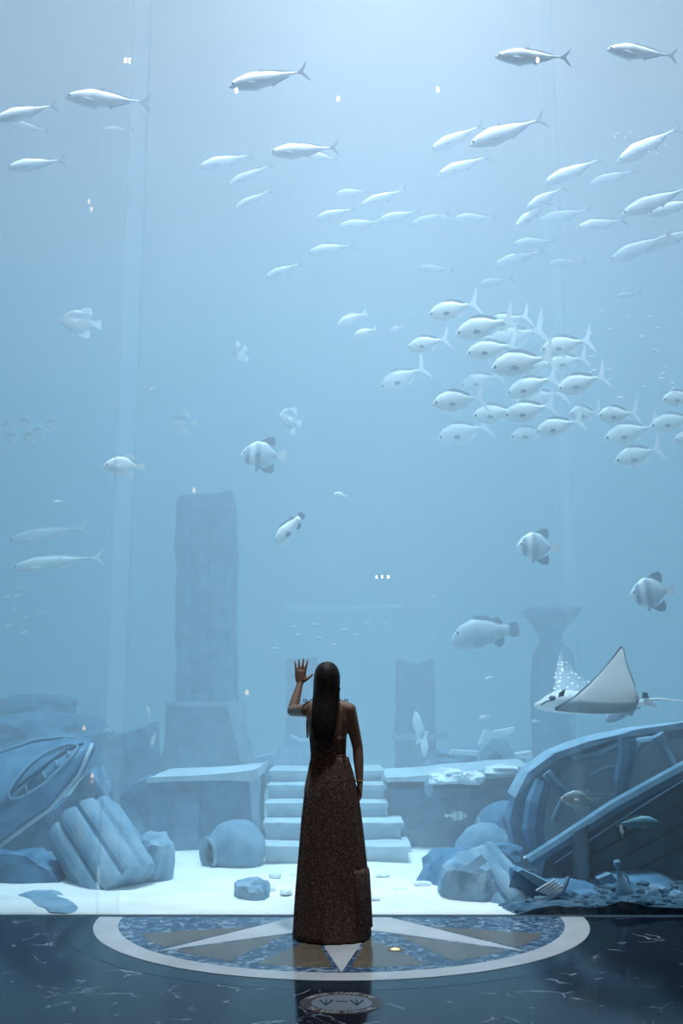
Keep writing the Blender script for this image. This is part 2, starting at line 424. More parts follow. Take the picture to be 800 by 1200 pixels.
# staircase
st = empty('stone_stairs', (P(393, 1010, 9.8).x, 9.8, 0))
tag(st, 'wide pale stone stairs climbing away from the sand behind the woman', 'stairs')
steps = [(311, 484, 1026, 9.25, .03), (311, 478, 992, 9.75, None), (311, 470, 964, 10.2, None), (313, 452, 941, 10.65, None), (315, 450, 920, 11.1, None), (318, 447, 903, 11.6, None)]
for k, (a, b, py, yy, zz) in enumerate(steps):
    c = P(a, py, yy); d = P(b, py, yy)
    z1 = c.z
    ny = steps[k + 1][3] + .25 if k < 5 else yy + 1.2
    sm = MB().box(c.x, d.x, yy + .04, ny, -.1, z1 - .05).box(c.x - .03, d.x + .03, yy, ny, z1 - .055, z1)
    rel(link('step', sm.me('step', rough=.012, sub=.2, seed=k), M_stair), st)

# large jar lying by the block
def jar(name, c, R, axis, m, label, cat='jar', n=24):
    e = empty(name, c); tag(e, label, cat)
    prof = [(0.02, -R), (R * .55, -R * .86), (R * .88, -R * .5), (R, 0), (R * .93, R * .42), (R * .70, R * .75), (R * .46, R * .95), (R * .42, R * 1.02), (R * .52, R * 1.12), (R * .44, R * 1.12), (R * .34, R * 1.0), (R * .38, R * .8), (R * .5, R * .5), (0.02, R * .2)]
    rot = Vector((0, 0, 1)).rotation_difference(Vector(axis)).to_matrix().to_4x4()
    o = MB().lathe(prof, n).build('jar_body', m, e, smooth=True, rough=.02 * R / .3, sub=R * .3, M=rot, seed=4)
    rings = []
    mb = MB().tube([(R * .5 * math.cos(t), R * .5 * math.sin(t), R * 1.1) for t in [2 * PI * k / 20 for k in range(21)]], R * .07, 8)
    mb.build('jar_lip', m, e, smooth=True, M=rot)
    return e
c = P(277, 995, 9.75)
jar('broken_jar', c, .265, (-.75, -.55, -.05), M_clay, 'big round jar lying on its side against the carved block, mouth open')

# fluted drum leaning, on the sand
def fluted_drum(name, ca, cb, R, m, label, nf=11, seed=1, chunk=None):
    ca = Vector(ca); cb = Vector(cb); e = empty(name, (ca + cb) / 2); tag(e, label, 'column piece')
    ax = (cb - ca); L = ax.length; n = nf * 6; rings = []
    for i in range(15):
        t = i / 14; z = -L / 2 + L * t
        rg = []
        for k in range(n):
            a = 2 * PI * k / n
            fl = abs(math.sin(nf * a / 2)) ** .6
            r = R * (.86 + .14 * fl) * (1 + .05 * noise.noise(Vector((math.cos(a) * 2, math.sin(a) * 2, t * 3 + seed))))
            dz = (.10 * R * noise.noise(Vector((math.cos(a) * 3, math.sin(a) * 3, seed * 2.0)))) if i in (0, 14) else 0
            if i == 0 or i == 14: r *= .96
            rg.append(Vector((r * math.cos(a), r * math.sin(a), z + dz)))
        rings.append(rg)
    rot = Vector((0, 0, 1)).rotation_difference(ax.normalized()).to_matrix().to_4x4()
    MB().loft(rings).build('fluted_shaft', m, e, M=rot)
    return e
a = P(92, 968, 9.0); b = P(150, 1046, 8.75)
d1 = fluted_drum('fluted_column_drum', a + Vector((0, .15, 0)), b, .33, M_stone, 'thick fluted column drum tilted on the sand below the carved boat hull', 10, 3)
ck = P(178, 1012, 8.9)
o = link('broken_end', rock_me('broken_end', .17, .2, .24, 31), M_stone); o.parent = d1; o.location = Vector((ck.x, 9.0, ck.z)) - d1.location

# carved boat hull by the left edge: bulging shell with a pale rim
hl = empty('sunken_boat_hull', (P(20, 1000, 10).x, 10, 0))
tag(hl, 'upturned carved boat hull with pale curved rim at the edge of the ruins', 'boat')
top_c = [(-150, 985), (-60, 905), (0, 882), (40, 868), (75, 864), (106, 868)]
rim_c = [(-150, 1110), (-60, 1040), (0, 990), (58, 947), (92, 908), (108, 872)]
def sample(cv, t):
    k = t * (len(cv) - 1); i = min(int(k), len(cv) - 2); u = k - i
    return Vector((cv[i][0] * (1 - u) + cv[i + 1][0] * u, cv[i][1] * (1 - u) + cv[i + 1][1] * u))
NU, NV = 24, 12; gv = []
def hull_pt(t, v, off=0):
    p = sample(top_c, t).lerp(sample(rim_c, t), v)
    w = (1 - t) ** .5
    Yd = 10.0 - (.75 * math.sin(PI * v * .85 + .2) + .1) * w + .25 * (1 - v) - off
    return P(p.x, p.y, Yd)
for i in range(NU + 1):
    for j in range(NV + 1): gv.append(hull_pt(i / NU, j / NV))
bk = [v + Vector((0, .16, -.02)) for v in gv]
gf = []; n_ = len(gv); W_ = NV + 1
for i in range(NU):
    for j in range(NV):
        q = (i * W_ + j, i * W_ + j + 1, (i + 1) * W_ + j + 1, (i + 1) * W_ + j)
        gf.append(q); gf.append(tuple(x + n_ for x in q[::-1]))
for i in range(NU):
    for j in (0, NV):
        gf.append((i * W_ + j, (i + 1) * W_ + j, (i + 1) * W_ + j + n_, i * W_ + j + n_))
for j in range(NV): gf.append((NU * W_ + j, NU * W_ + j + 1, NU * W_ + j + 1 + n_, NU * W_ + j + n_)); gf.append((j, j + 1, j + 1 + n_, j + n_))
rel(MB().add(gv + bk, gf).build('hull_shell', M_stone2, smooth=True, rough=.03, sub=.2, seed=8), hl)
rel(MB().tube([hull_pt(t / 20, 1.0, .03) for t in range(21)], [.034 - .0008 * t for t in range(21)], 8).build('hull_rim', M_stair, smooth=True), hl)
rel(MB().tube([hull_pt(t / 20, 0.0, .02) for t in range(21)], .02, 8).build('hull_ridge', M_rim, smooth=True), hl)
ov = []
for k in range(31):
    a = 2 * PI * k / 30; ov.append(hull_pt(.66 + .22 * math.cos(a), .42 + .20 * math.sin(a) - .1 * math.cos(a), .025))
rel(MB().tube(ov, .015, 6).build('carved_oval', M_rim, smooth=True), hl)
rel(MB().tube([hull_pt(.45 + .48 * t / 10, .50 - .26 * t / 10, .025) for t in range(11)], .014, 6).build('carved_spine', M_hull, smooth=True), hl)
for k in range(4):
    rel(MB().tube([hull_pt(.52 + .09 * k, .52 - .05 * k + .12 * u / 4, .02) for u in range(5)], .018, 6).build('carved_vein', M_rim, smooth=True), hl)

# rocks and slabs behind the hull
o = slab('fallen_slab', [(98, 960), (99, 880), (136, 862), (174, 847), (178, 960)], 12.2, .7, M_stone2, rough=.05, seed=41)
tag(o, 'dark fallen slab with slanting top between boat hull and broken pillar', 'stone slab')
rock(30, 838, 100, 44, 13.6, M_stone2, 'long flat-topped boulder farthest back above the boat hull', 42, 'boulders behind the boat hull')
rock(35, 875, 170, 60, 12.2, M_stone2, 'broad dark boulder directly behind the top of the boat hull', 43, 'boulders behind the boat hull')
rock(112, 861, 40, 16, 12.9, M_stone, 'small flat boulder between boat hull and fallen slab', 44, 'boulders behind the boat hull')
o = slab('dark_rock_mass', [(-150, 1060), (-150, 960), (0, 960), (60, 945), (104, 905), (122, 930), (130, 960), (132, 1040), (60, 1046)], 10.35, .6, M_stone2, rough=.10, sub=.2, seed=48)
tag(o, 'dark rough rock mass under the carved boat hull', 'rock')
o = slab('dark_rock_mass', [(-150, 1085), (-150, 1010), (-40, 1000), (30, 1002), (60, 1018), (75, 1044)], 8.75, .5, M_stone2, rough=.12, sub=.15, seed=49)
tag(o, 'low dark rock in the corner beside the tilted fluted drum', 'rock')
rock(660, 1062, 110, 34, 8.1, M_stone2, 'low dark rock spread under the harp-like relic', 53)
rock(745, 1058, 150, 46, 8.25, M_stone2, 'wide dark rock behind the amphora and square stone', 54)
rock(560, 1040, 130, 60, 8.55, M_stone2, 'dark rock behind the fluted drum beside the glass', 55)
# sand stones
rock(293, 1054, 46, 38, 8.1, M_stone, 'rounded grey stone on bright sand beside the foot of the stairs', 51)
o = rock(45, 1069, 150, 20, 7.85, M_stone, 'flat grey stone half buried in sand beside the glass', 52, depth=.22)
for k, (px, py, w_, h_) in enumerate([(322, 1030, 16, 8), (335, 1050, 14, 7), (318, 1046, 10, 6), (448, 1030, 18, 6), (470, 1048, 14, 5), (495, 1040, 20, 6), (440, 1058, 12, 5)]):
    g_ = G(px, py); o = link('pebble', rock_me('pebble', w_ * .0035, .05, h_ * .0035, 60 + k, sub=2), M_pale); o.location = (g_.x, g_.y, .03)
    tag(o, ['larger pale pebble nearest the rounded grey stone, upper one', 'pale pebble on the sand closest to the hem of the dress', 'pale pebble touching the side of the rounded grey stone', 'flat pale pebble just below the lowest stair, beside the dress', 'flat pale pebble in the middle of the bright sand', 'widest pale pebble, nearest the dark rocks of the wreck', 'pale pebble closest to the glass beside the dress'][k], 'stone', 'small stones on the sand')

# far ruins in the haze
Y = 15.5
gw = empty('ruined_gateway', (P(400, 850, Y).x, Y, 0)); tag(gw, 'faint ruined gateway of two piers and thin lintel behind the woman', 'gateway')
rel(slab('pier', [(334, 960), (335, 772), (372, 769), (373, 960)], Y, .8, M_stone2, rough=.03, sub=.25, seed=71), gw)
rel(slab('lintel', [(330, 713), (332, 707), (400, 709), (472, 707), (474, 712), (400, 715)], Y + 2.5, .3, M_pale, rough=.02, sub=.25, seed=72), gw)
Y = 14.0
fp = empty('ruined_pier', (P(487, 900, Y).x, Y, 0)); tag(fp, 'square ruined pier with chipped top standing beyond the stair ledge', 'pillar')
rel(slab('pier_shaft', [(466, 935), (466, 772), (478, 775), (490, 777), (509, 771), (511, 935)], Y, .7, M_stone2, rough=.03, sub=.2, seed=73), fp)
rel(slab('pier_moulding', [(462, 868), (461, 861), (478, 859), (500, 862), (524, 858), (526, 866)], Y - .15, .9, M_stone, rough=.02, sub=.2, seed=74), fp)
Y = 14.6
cp = empty('broken_capital', (P(651, 800, Y).x, Y, 0)); tag(cp, 'dark broken column with wide flaring capital above the eagle ray', 'column')
rel(slab('abacus', [(621, 719), (620, 712), (681, 711), (680, 718)], Y - .1, .8, M_stone2, rough=.01, sub=.2, seed=75), cp)
rel(slab('bell', [(634, 733), (623, 718), (679, 718), (668, 733), (660, 742), (658, 752), (672, 764), (676, 800), (672, 965), (634, 965), (630, 800), (633, 764), (641, 752), (640, 740)], Y, .6, M_stone2, rough=.02, sub=.18, seed=76), cp)
o = slab('low_wall_block', [(296, 925), (298, 888), (322, 884), (330, 868), (338, 862), (350, 868), (362, 869), (364, 925)], 12.6, .8, M_stone, rough=.03, seed=77)
tag(o, 'low pale wall remnant between broken pillar and top of the stairs', 'stone block')

# terrace beside the stairs
Y = 10.9
tr = empty('terrace_wall', (P(530, 1010, Y).x, Y, 0)); tag(tr, 'ruined terrace wall with bright ledge on the right of the stairs', 'wall')
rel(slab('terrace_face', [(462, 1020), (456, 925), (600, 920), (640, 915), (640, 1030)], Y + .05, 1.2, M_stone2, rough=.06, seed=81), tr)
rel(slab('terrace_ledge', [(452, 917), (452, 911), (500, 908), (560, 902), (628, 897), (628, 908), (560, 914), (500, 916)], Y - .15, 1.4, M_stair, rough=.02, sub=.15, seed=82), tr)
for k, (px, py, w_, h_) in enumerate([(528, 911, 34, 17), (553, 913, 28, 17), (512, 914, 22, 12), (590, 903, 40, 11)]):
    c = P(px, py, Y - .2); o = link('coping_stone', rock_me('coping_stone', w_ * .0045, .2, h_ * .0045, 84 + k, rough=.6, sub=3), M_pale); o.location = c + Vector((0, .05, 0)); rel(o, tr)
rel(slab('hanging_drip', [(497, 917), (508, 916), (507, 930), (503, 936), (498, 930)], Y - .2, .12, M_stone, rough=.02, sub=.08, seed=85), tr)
db = empty('fallen_arch', (P(582, 880, 12.3).x, 12.3, 0)); tag(db, 'heap of pale broken arch stones lying on the terrace behind the ledge', 'rubble')
rel(slab('arch_stone', [(560, 902), (563, 880), (576, 866), (592, 868), (602, 884), (604, 902), (594, 902), (590, 886), (580, 880), (572, 888), (571, 902)], 12.3, .4, M_stone, rough=.03, sub=.12, seed=86), db)
rel(slab('crossed_stone', [(562, 873), (569, 855), (580, 857), (603, 852), (602, 858), (583, 864), (570, 872)], 12.4, .25, M_pale, rough=.02, sub=.12, seed=87), db)
rel(slab('crossed_stone', [(528, 884), (530, 879), (566, 881), (566, 887)], 12.5, .25, M_pale, rough=.02, sub=.12, seed=88), db)
rel(slab('crossed_stone', [(600, 890), (604, 883), (624, 880), (624, 890)], 12.4, .25, M_pale, rough=.02, sub=.12, seed=89), db)
rock(565, 893, 110, 24, 12.7, M_stone2, 'long low boulder under the broken arch stones', 90)

# dark gravel bed along the glass on the wreck side
vs = []; NX, NY = 60, 40
for j in range(NY + 1):
    for i in range(NX + 1):
        x = .98 + 4.6 * i / NX; y = GLASS_Y + .101 + 2.4 * j / NY
        e = min(1, i / 7, (NY - j) / 4); x -= .12 * noise.noise(Vector((y * 2.2, 0, 4)))
        vs.append((x, y, -.03 + max(e, .6 * (j == 0 and i > 3)) * (.085 + .05 * noise.noise(Vector((x * 3, y * 3, 1))) + .03 * noise.noise(Vector((x * 11, y * 11, 2))))))
gfs = [(j * (NX + 1) + i, j * (NX + 1) + i + 1, (j + 1) * (NX + 1) + i + 1, (j + 1) * (NX + 1) + i) for j in range(NY) for i in range(NX)]
top_n = len(vs); base_row = len(vs)
vs += [(vs[i][0], vs[i][1], -.1) for i in range(NX + 1)]          # front skirt down to the sand
gfs += [(base_row + i, base_row + i + 1, i + 1, i) for i in range(NX)]
rg = random.Random(3); tb_ = bmesh.new(); bmesh.ops.create_icosphere(tb_, subdivisions=1, radius=1)
ico_v = [v.co.copy() for v in tb_.verts]; ico_f = [tuple(v.index for v in f.verts) for f in tb_.faces]; tb_.free()
for k in range(900):
    q = vs[rg.randrange(top_n)]
    if q[2] < .0: continue
    r = rg.uniform(.015, .05) * (1 if rg.random() < .85 else 1.7); sx, sy, sz = r * rg.uniform(.8, 1.4), r * rg.uniform(.8, 1.2), r * rg.uniform(.5, .8); n0 = len(vs)
    oy = max(q[1] + rg.uniform(-.03, .03), GLASS_Y + .105 + sy)
    vs += [(q[0] + v.x * sx * rg.uniform(.85, 1.15) + .02, oy + v.y * sy, q[2] + v.z * sz * rg.uniform(.85, 1.15)) for v in ico_v]
    gfs += [tuple(i + n0 for i in f) for f in ico_f]
gm = mesh('gravel_bed', vs, gfs)
go = link('gravel_bed', gm, M_hull2, kind='stuff'); go['label'] = 'dark gravel bed between the bright sand and the wreck along the glass'; go['category'] = 'gravel'
# urns in front of the terrace
jar('round_urn', P(567, 998, 10.15), .27, (.8, -.5, .1), M_clay, 'round clay urn tipped on its side before the dark terrace recess')
jar('dark_urn', P(590, 975, 10.6), .30, (.2, -.9, .3), M_stone2, 'dark wide-mouthed urn leaning behind the tipped round urn')

# fluted piece, slabs and stones by the glass
a = P(560, 1018, 8.25); b = P(612, 1078, 7.95)
d2 = fluted_drum('fluted_column_drum', a + Vector((0, .2, 0)), b + Vector((0, .15, -.02)), .24, M_stone, 'fluted column drum half sunk beside the glass, right of the bright sand', 8, 5)
o = link('broken_end', rock_me('broken_end', .20, .2, .26, 92), M_stone); c = P(550, 1045, 8.1); o.location = Vector((c.x, 8.2, c.z)) - d2.location; o.parent = d2
rock(595, 1010, 44, 34, 9.1, M_stone2, 'knobbly dark rock rising behind the fluted drum beside the glass', 93)
sb = slab('leaning_block', [(592, 1068), (596, 1040), (602, 1021), (612, 1023), (640, 1038), (640, 1072)], 8.0, .4, M_stone2, rough=.02, sub=.1, seed=94)
tag(sb, 'rectangular stone block leaning beside the fluted drum', 'stone block')
o = slab('fallen_beam', [(606, 1022), (612, 1019), (660, 1044), (704, 1068), (702, 1075), (640, 1046)], 7.95, .18, M_rim, rough=.012, sub=.1, seed=95)
tag(o, 'long straight stone beam slanting down from the leaning block to the floor', 'beam')
hp = empty('sunken_harp', (P(645, 1042, 7.85).x, 7.85, 0)); tag(hp, 'small harp-like relic with parallel bars resting on the fallen beam', 'relic')
for k in range(5):
    a = P(631 + 5.5 * k, 1048 - 1.2 * k, 7.84); b = P(641 + 5.0 * k, 1038 - 3.0 * k, 7.84); a = P(628 + 4 * k, 1044 + 1.5 * k, 7.84); b = P(650 + 3.2 * k, 1031 + 2.2 * k, 7.84)
    rel(MB().tube([a, (a + b) / 2 + Vector((0, -.01, .005)), b], .008, 6).build('bar', M_pale), hp)
rel(MB().tube([P(626, 1054, 7.85), P(640, 1055, 7.85), P(658, 1044, 7.85), P(666, 1028, 7.85)], [.02, .03, .028, .015], 8).build('harp_frame', M_stone), hp)
tb = slab('stone_tablet', [(700, 1030), (716, 1024), (730, 1040), (722, 1062), (712, 1058)], 8.3, .14, M_stone, rough=.015, sub=.07, seed=97)
tag(tb, 'small tilted stone tablet standing under the wreck', 'stone tablet')
am = empty('pointed_amphora', P(735, 1062, 8.0)); tag(am, 'slender pointed amphora standing neck up among the stones beside the glass', 'jar')
base = P(735, 1066, 8.0); nk = P(722, 1012, 8.0); axv = (nk - base); L = axv.length
rot = Vector((0, 0, 1)).rotation_difference(axv.normalized()).to_matrix().to_4x4()
MB().lathe([(.012, 0), (.045, .03 * 1), (.062, .09), (.05, .15), (.028, .2), (.016, .25), (.014, L * .82), (.022, L * .86), (.028, L * .95), (.02, L)], 16).build('amphora_body', M_stone, am, smooth=True, M=rot)
MB().tube([rot @ Vector((.015, 0, .24)), rot @ Vector((.05, 0, .2)), rot @ Vector((.055, 0, .14))], .007, 6).build('handle', M_stone, am)
rb = slab('mossy_box_stone', [(727, 1075), (728, 1058), (740, 1053), (764, 1054), (768, 1075)], 7.8, .3, M_stone, rough=.012, sub=.08, seed=98)
tag(rb, 'low flat-topped square stone touching the floor beside the glass', 'stone block')
rock(775, 1057, 26, 30, 7.95, M_stone, 'lumpy pale stone next to the low square stone', 101)
rock(797, 1062, 24, 24, 7.9, M_stone, 'small lumpy stone cut by the frame edge', 102)
rock(690, 1052, 60, 44, 8.6, M_stone2, 'dark heaped rock under the wreck rail behind the fallen beam', 103)

# wrecked ship
wk = empty('shipwreck', (P(720, 1040, 9.2).x, 9.2, 0)); tag(wk, 'dark wrecked ship hull with slanting rail and open ribs beyond the glass', 'shipwreck')
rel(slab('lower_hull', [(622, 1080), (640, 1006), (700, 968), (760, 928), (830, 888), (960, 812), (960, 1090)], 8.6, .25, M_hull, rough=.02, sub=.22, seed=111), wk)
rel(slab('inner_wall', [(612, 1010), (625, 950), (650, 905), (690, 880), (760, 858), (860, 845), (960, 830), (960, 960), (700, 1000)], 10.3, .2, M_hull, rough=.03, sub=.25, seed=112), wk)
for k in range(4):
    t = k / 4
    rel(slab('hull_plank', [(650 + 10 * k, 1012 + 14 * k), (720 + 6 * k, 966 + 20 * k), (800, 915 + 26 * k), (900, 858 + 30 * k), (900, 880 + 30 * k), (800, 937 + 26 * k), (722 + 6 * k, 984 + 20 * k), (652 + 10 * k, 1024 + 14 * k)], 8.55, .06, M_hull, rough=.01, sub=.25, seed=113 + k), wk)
def beam(name, pts, Ys, r, m=M_rim, sx=1.0):
    q = [P(x, y, Ys if not hasattr(Ys, '__len__') else Ys[i]) for i, (x, y) in enumerate(pts)]
    return rel(MB().tube(q, r, 8, sx=sx).build(name, m, rough=.01, seed=len(pts)), wk)
beam('rail', [(619, 1010), (660, 984), (720, 945), (800, 901), (900, 846)], 8.5, [.055, .06, .06, .055, .05])
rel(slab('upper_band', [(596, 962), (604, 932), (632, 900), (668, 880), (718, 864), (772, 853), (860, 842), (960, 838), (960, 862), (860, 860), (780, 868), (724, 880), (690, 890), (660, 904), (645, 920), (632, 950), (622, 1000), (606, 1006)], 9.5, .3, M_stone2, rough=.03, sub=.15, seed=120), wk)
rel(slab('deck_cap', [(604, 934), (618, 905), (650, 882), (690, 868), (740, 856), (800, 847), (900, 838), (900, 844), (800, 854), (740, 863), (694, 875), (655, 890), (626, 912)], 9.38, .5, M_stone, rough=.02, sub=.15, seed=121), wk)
beam('rib', [(735, 866), (734, 890), (728, 915), (727, 935)], 9.3, [.09, .08, .07, .06], M_stone2)
beam('rib', [(768, 862), (776, 876), (784, 890), (788, 902)], 9.3, [.08, .05, .05, .06], M_rim)
beam('rib', [(742, 882), (750, 870), (762, 868), (770, 878)], 9.3, .05, M_rim)
beam('rib', [(640, 905), (650, 918), (663, 932), (676, 948)], 9.2, .045, M_rim)
beam('rib', [(672, 890), (700, 884), (730, 870)], 9.42, .035, M_rim)
beam('rib', [(648, 962), (655, 945), (666, 925)], 9.3, .03, M_rim)
beam('rib', [(636, 915), (628, 940), (624, 970), (630, 1003)], 9.15, [.07, .09, .1, .08], M_stone2)
beam('crossbar', [(680, 932), (727, 931)], 9.4, .015, M_rim)
beam('crossbar', [(693, 908), (710, 899), (726, 897)], 9.4, .015, M_rim)
o = slab('hanging_post', [(676, 1062), (674, 975), (690, 966), (692, 1062)], 8.4, .12, M_hull, rough=.008, sub=.15, seed=130); rel(o, wk)

# ------------------------------------------------------------------ lamps of the hall (seen only as reflections in the acrylic)
def emis(name, col, st):
    m = bpy.data.materials.new(name); m.use_nodes = True; m.node_tree.nodes.clear()
    o = nd(m, 'ShaderNodeOutputMaterial'); e = nd(m, 'ShaderNodeEmission'); e.inputs[0].default_value = (*col, 1); e.inputs[1].default_value = st
    lk(m, e.outputs[0], o.inputs['Surface']); return m
M_bulb = emis('cool_lamp_glow', (1, .97, .92), 60)
M_bulbw = emis('warm_lamp_glow', (1, .62, .28), 26)
M_lampbody = mat('lamp_housing', (.04, .04, .045), .4, .5)
def mirror_point(px, py, dist=None, z=None):
    """where a lamp hangs whose reflection in the acrylic front is met along the view ray"""
    d = P(px, py, 1.0) - Vector((0, 0, EYE))
    t = (z - EYE) / d.z if z is not None else dist
    p = Vector((0, 0, EYE)) + d * t
    return Vector((p.x, 2 * GLASS_Y - p.y, p.z))
def downlight(pts, label, z, r=.02, m=None):
    cs = [mirror_point(px, py, z=z) for px, py in pts]
    c = sum(cs, Vector()) / len(cs); e = empty('ceiling_spotlight', c); tag(e, label, 'lamp', 'ceiling spotlights of the hall')
    w = max(abs(q.x - c.x) for q in cs) + .09
    MB().box(-w, w, -.08, .08, .02, .14).box(-.015, .015, -.015, .015, .14, 8.6 - c.z).build('housing', M_lampbody, e, bev=.008)
    for q in cs:
        v = q - c
        MB().lathe([(.002, -.03), (r * .75, -.026), (r, -.005), (r, .02), (.002, .021)], 14, v).build('bulb', m or M_bulb, e, smooth=True)
    return e
downlight([(147, 71), (153, 71), (159.5, 71)], 'black triple ceiling spotlight high above the hall, three cool bulbs', 8.2)
downlight([(396, 116)], 'single ceiling spotlight hanging over the middle of the hall', 8.0, .018)
downlight([(513, 105)], 'single ceiling spotlight right of the middle of the hall', 8.0, .018)
downlight([(277, 106)], 'single ceiling spotlight between triple spotlight and middle spotlight', 8.0, .018)
downlight([(630, 70)], 'single ceiling spotlight highest on the right side of the hall', 8.2, .019)
downlight([(441, 676), (448, 676), (455, 676)], 'low triple spotlight far back in the hall', 3.6, .022)
downlight([(104, 236), (107, 245)], 'warm pair of ceiling bulbs on the left side of the hall', 7.0, .016, M_bulbw)
def wall_lamp(px, py, label, r=.03):
    q = mirror_point(px, py, dist=20.8); e = empty('wall_lamp', q); tag(e, label, 'lamp', 'warm wall lamps of the hall')
    MB().lathe([(.002, -.02), (r, 0), (r * .9, .04), (r * .4, .075), (.002, .085)], 14).build('glowing_bulb', M_bulbw, e, smooth=True)
    MB().lathe([(.01, -.09), (.05, -.07), (.05, -.05), (.02, -.03), (.02, -.02), (.002, -.019)], 14).box(-.02, .02, -7 - q.y, -.03, -.08, -.05).build('bracket', M_brass, e)
wall_lamp(227, 576, 'warm wall lamp mounted high on the back wall of the hall', .034)
wall_lamp(289, 813, 'warm wall lamp at eye height on the back wall of the hall', .042)
wall_lamp(98, 855, 'warm wall lamp below eye height on the back wall of the hall')
wall_lamp(108, 911, 'lowest warm wall lamp on the back wall of the hall', .036)
# lamp over the rose, and a dim fill added behind the visitors
def spot(name, loc, aim, power, col, ang, r):
    l = bpy.data.lights.new(name, 'SPOT'); l.energy = power; l.color = col; l.spot_size = math.radians(ang); l.spot_blend = .8; l.shadow_soft_size = r
    o = bpy.data.objects.new(name, l); C.objects.link(o); o.location = loc
    o.rotation_euler = (Vector(aim) - Vector(loc)).to_track_quat('-Z', 'Y').to_euler(); return o
spot('rose_spotlight', (0, 6.0, 8.4), (0, 6.9, 0), 1350, (.88, .95, 1), 34, .15)
spot('hall_fill', (1.5, 1.5, 7.5), (0, 6.8, .8), 190, (1, .82, .66), 30, .2)

# glint on the floor, imitated by an added glowing lens in a brass ring
fl = empty('floor_glint', G(463, 1113)); tag(fl, 'small floor glint beside the hem of the dress, added as a glowing disc', 'glint')
MB().lathe([(.05, 0), (.05, .004), (.036, .006), (.036, .003), (.002, .003)], 20).build('glint_ring', M_brass, fl)
MB().lathe([(.03, .002), (.02, .007), (.002, .009)], 16).build('lens', emis('glint_glow', (1, .78, .45), 1.6), fl)

# ------------------------------------------------------------------ the woman
WY = 6.84
M_skin = mat('skin', (.24, .15, .105), .5)
M_hair = noisy('dark_hair', (.010, .008, .008), (.024, .018, .017), 30, .6, spec=.25)
M_eye = mat('eye', (.5, .5, .5), .2)
def dress_material():
    m = mat('printed_dress', (.12, .065, .05), .85); b = m.node_tree.nodes['Principled BSDF']
    tc = nd(m, 'ShaderNodeTexCoord'); v = nd(m, 'ShaderNodeTexVoronoi'); v.inputs['Scale'].default_value = 95
    n = nd(m, 'ShaderNodeTexNoise'); n.inputs['Scale'].default_value = 45; n.inputs['Detail'].default_value = 3
    r = nd(m, 'ShaderNodeValToRGB'); e = r.color_ramp.elements
    e[0].position = .2; e[0].color = (.36, .23, .18, 1); e[1].position = .42; e[1].color = (.085, .042, .035, 1)
    mx = nd(m, 'ShaderNodeMixRGB', blend_type='MULTIPLY'); mx.inputs[0].default_value = .5
    lk(m, tc.outputs['Object'], v.inputs['Vector']); lk(m, tc.outputs['Object'], n.inputs['Vector'])
    lk(m, v.outputs['Distance'], r.inputs[0]); lk(m, r.outputs[0], mx.inputs[1]); lk(m, n.outputs['Fac'], mx.inputs[2]); lk(m, mx.outputs[0], b.inputs['Base Color'])
    return m
M_dress = dress_material()
def wp(px, py, dy=0.0):  # point of the figure in her own frame
    q = P(px, py, WY + dy); return q
woman = empty('person', (P(386, 1100, WY).x, WY, 0))
WX = woman.location.x
def ell(mb, c, rx, ry, rz, n=16, m=10):
    c = Vector(c); rings = []
    for i in range(1, m):
        a = PI * i / m
        rings.append([c + Vector((rx * math.sin(a) * math.cos(2 * PI * k / n), ry * math.sin(a) * math.sin(2 * PI * k / n), -rz * math.cos(a))) for k in range(n)])
    mb.loft(rings)
def seg(mb, pts, rad, sx=1.0, n=14):
    mb.tube(pts, rad, n, sx)
    for p, r in ((pts[0], rad[0]), (pts[-1], rad[-1])): ell(mb, p, r, r, r, 12, 8)
def torso(mb, rows, n=28):
    rings = []
    for z, cx, cy, rx, ry in rows:
        rings.append([Vector((cx + rx * math.cos(2 * PI * k / n), cy + ry * math.sin(2 * PI * k / n), z)) for k in range(n)])
    mb.loft(rings)
body = MB()
zz = lambda py: P(386, py, WY).z
cx_ = P(384, 850, WY).x
# trunk from hips to neck base
torso(body, [(zz(952), cx_ + .02, WY, .165, .115), (zz(925), cx_ + .015, WY, .168, .115), (zz(905), cx_ + .01, WY, .14, .10), (zz(888), cx_ + .008, WY + .005, .108, .082), (zz(872), cx_ + .002, WY + .005, .116, .09),
             (zz(856), cx_ - .002, WY + .005, .130, .098), (zz(842), cx_ - .002, WY + .005, .138, .095), (zz(832), cx_, WY, .135, .08), (zz(825), cx_ + .003, WY, .115, .06), (zz(820), cx_ + .003, WY, .075, .05)])
nk0 = Vector((P(383, 826, WY).x, WY - .005, zz(826))); hd = Vector((P(383, 796, WY).x, WY + .015, zz(796)))
seg(body, [nk0, Vector((hd.x, WY, zz(808)))], [.055, .05])
# head: skull, jaw, face turned to the tank
ell(body, hd + Vector((0, -.005, .012)), .074, .092, .098, 20, 14)
ell(body, hd + Vector((0, .035, -.045)), .054, .058, .062, 16, 10)
ell(body, hd + Vector((0, .095, -.02)), .012, .016, .02)          # nose
ell(body, hd + Vector((0, .09, -.06)), .022, .010, .010)          # mouth
ell(body, hd + Vector((0, .075, -.092)), .022, .018, .016)        # chin
for s_ in (-1, 1):
    ell(body, hd + Vector((.076 * s_, .005, -.015)), .010, .02, .032)   # ears
    ell(body, hd + Vector((.03 * s_, .078, .012)), .022, .014, .010)    # brows
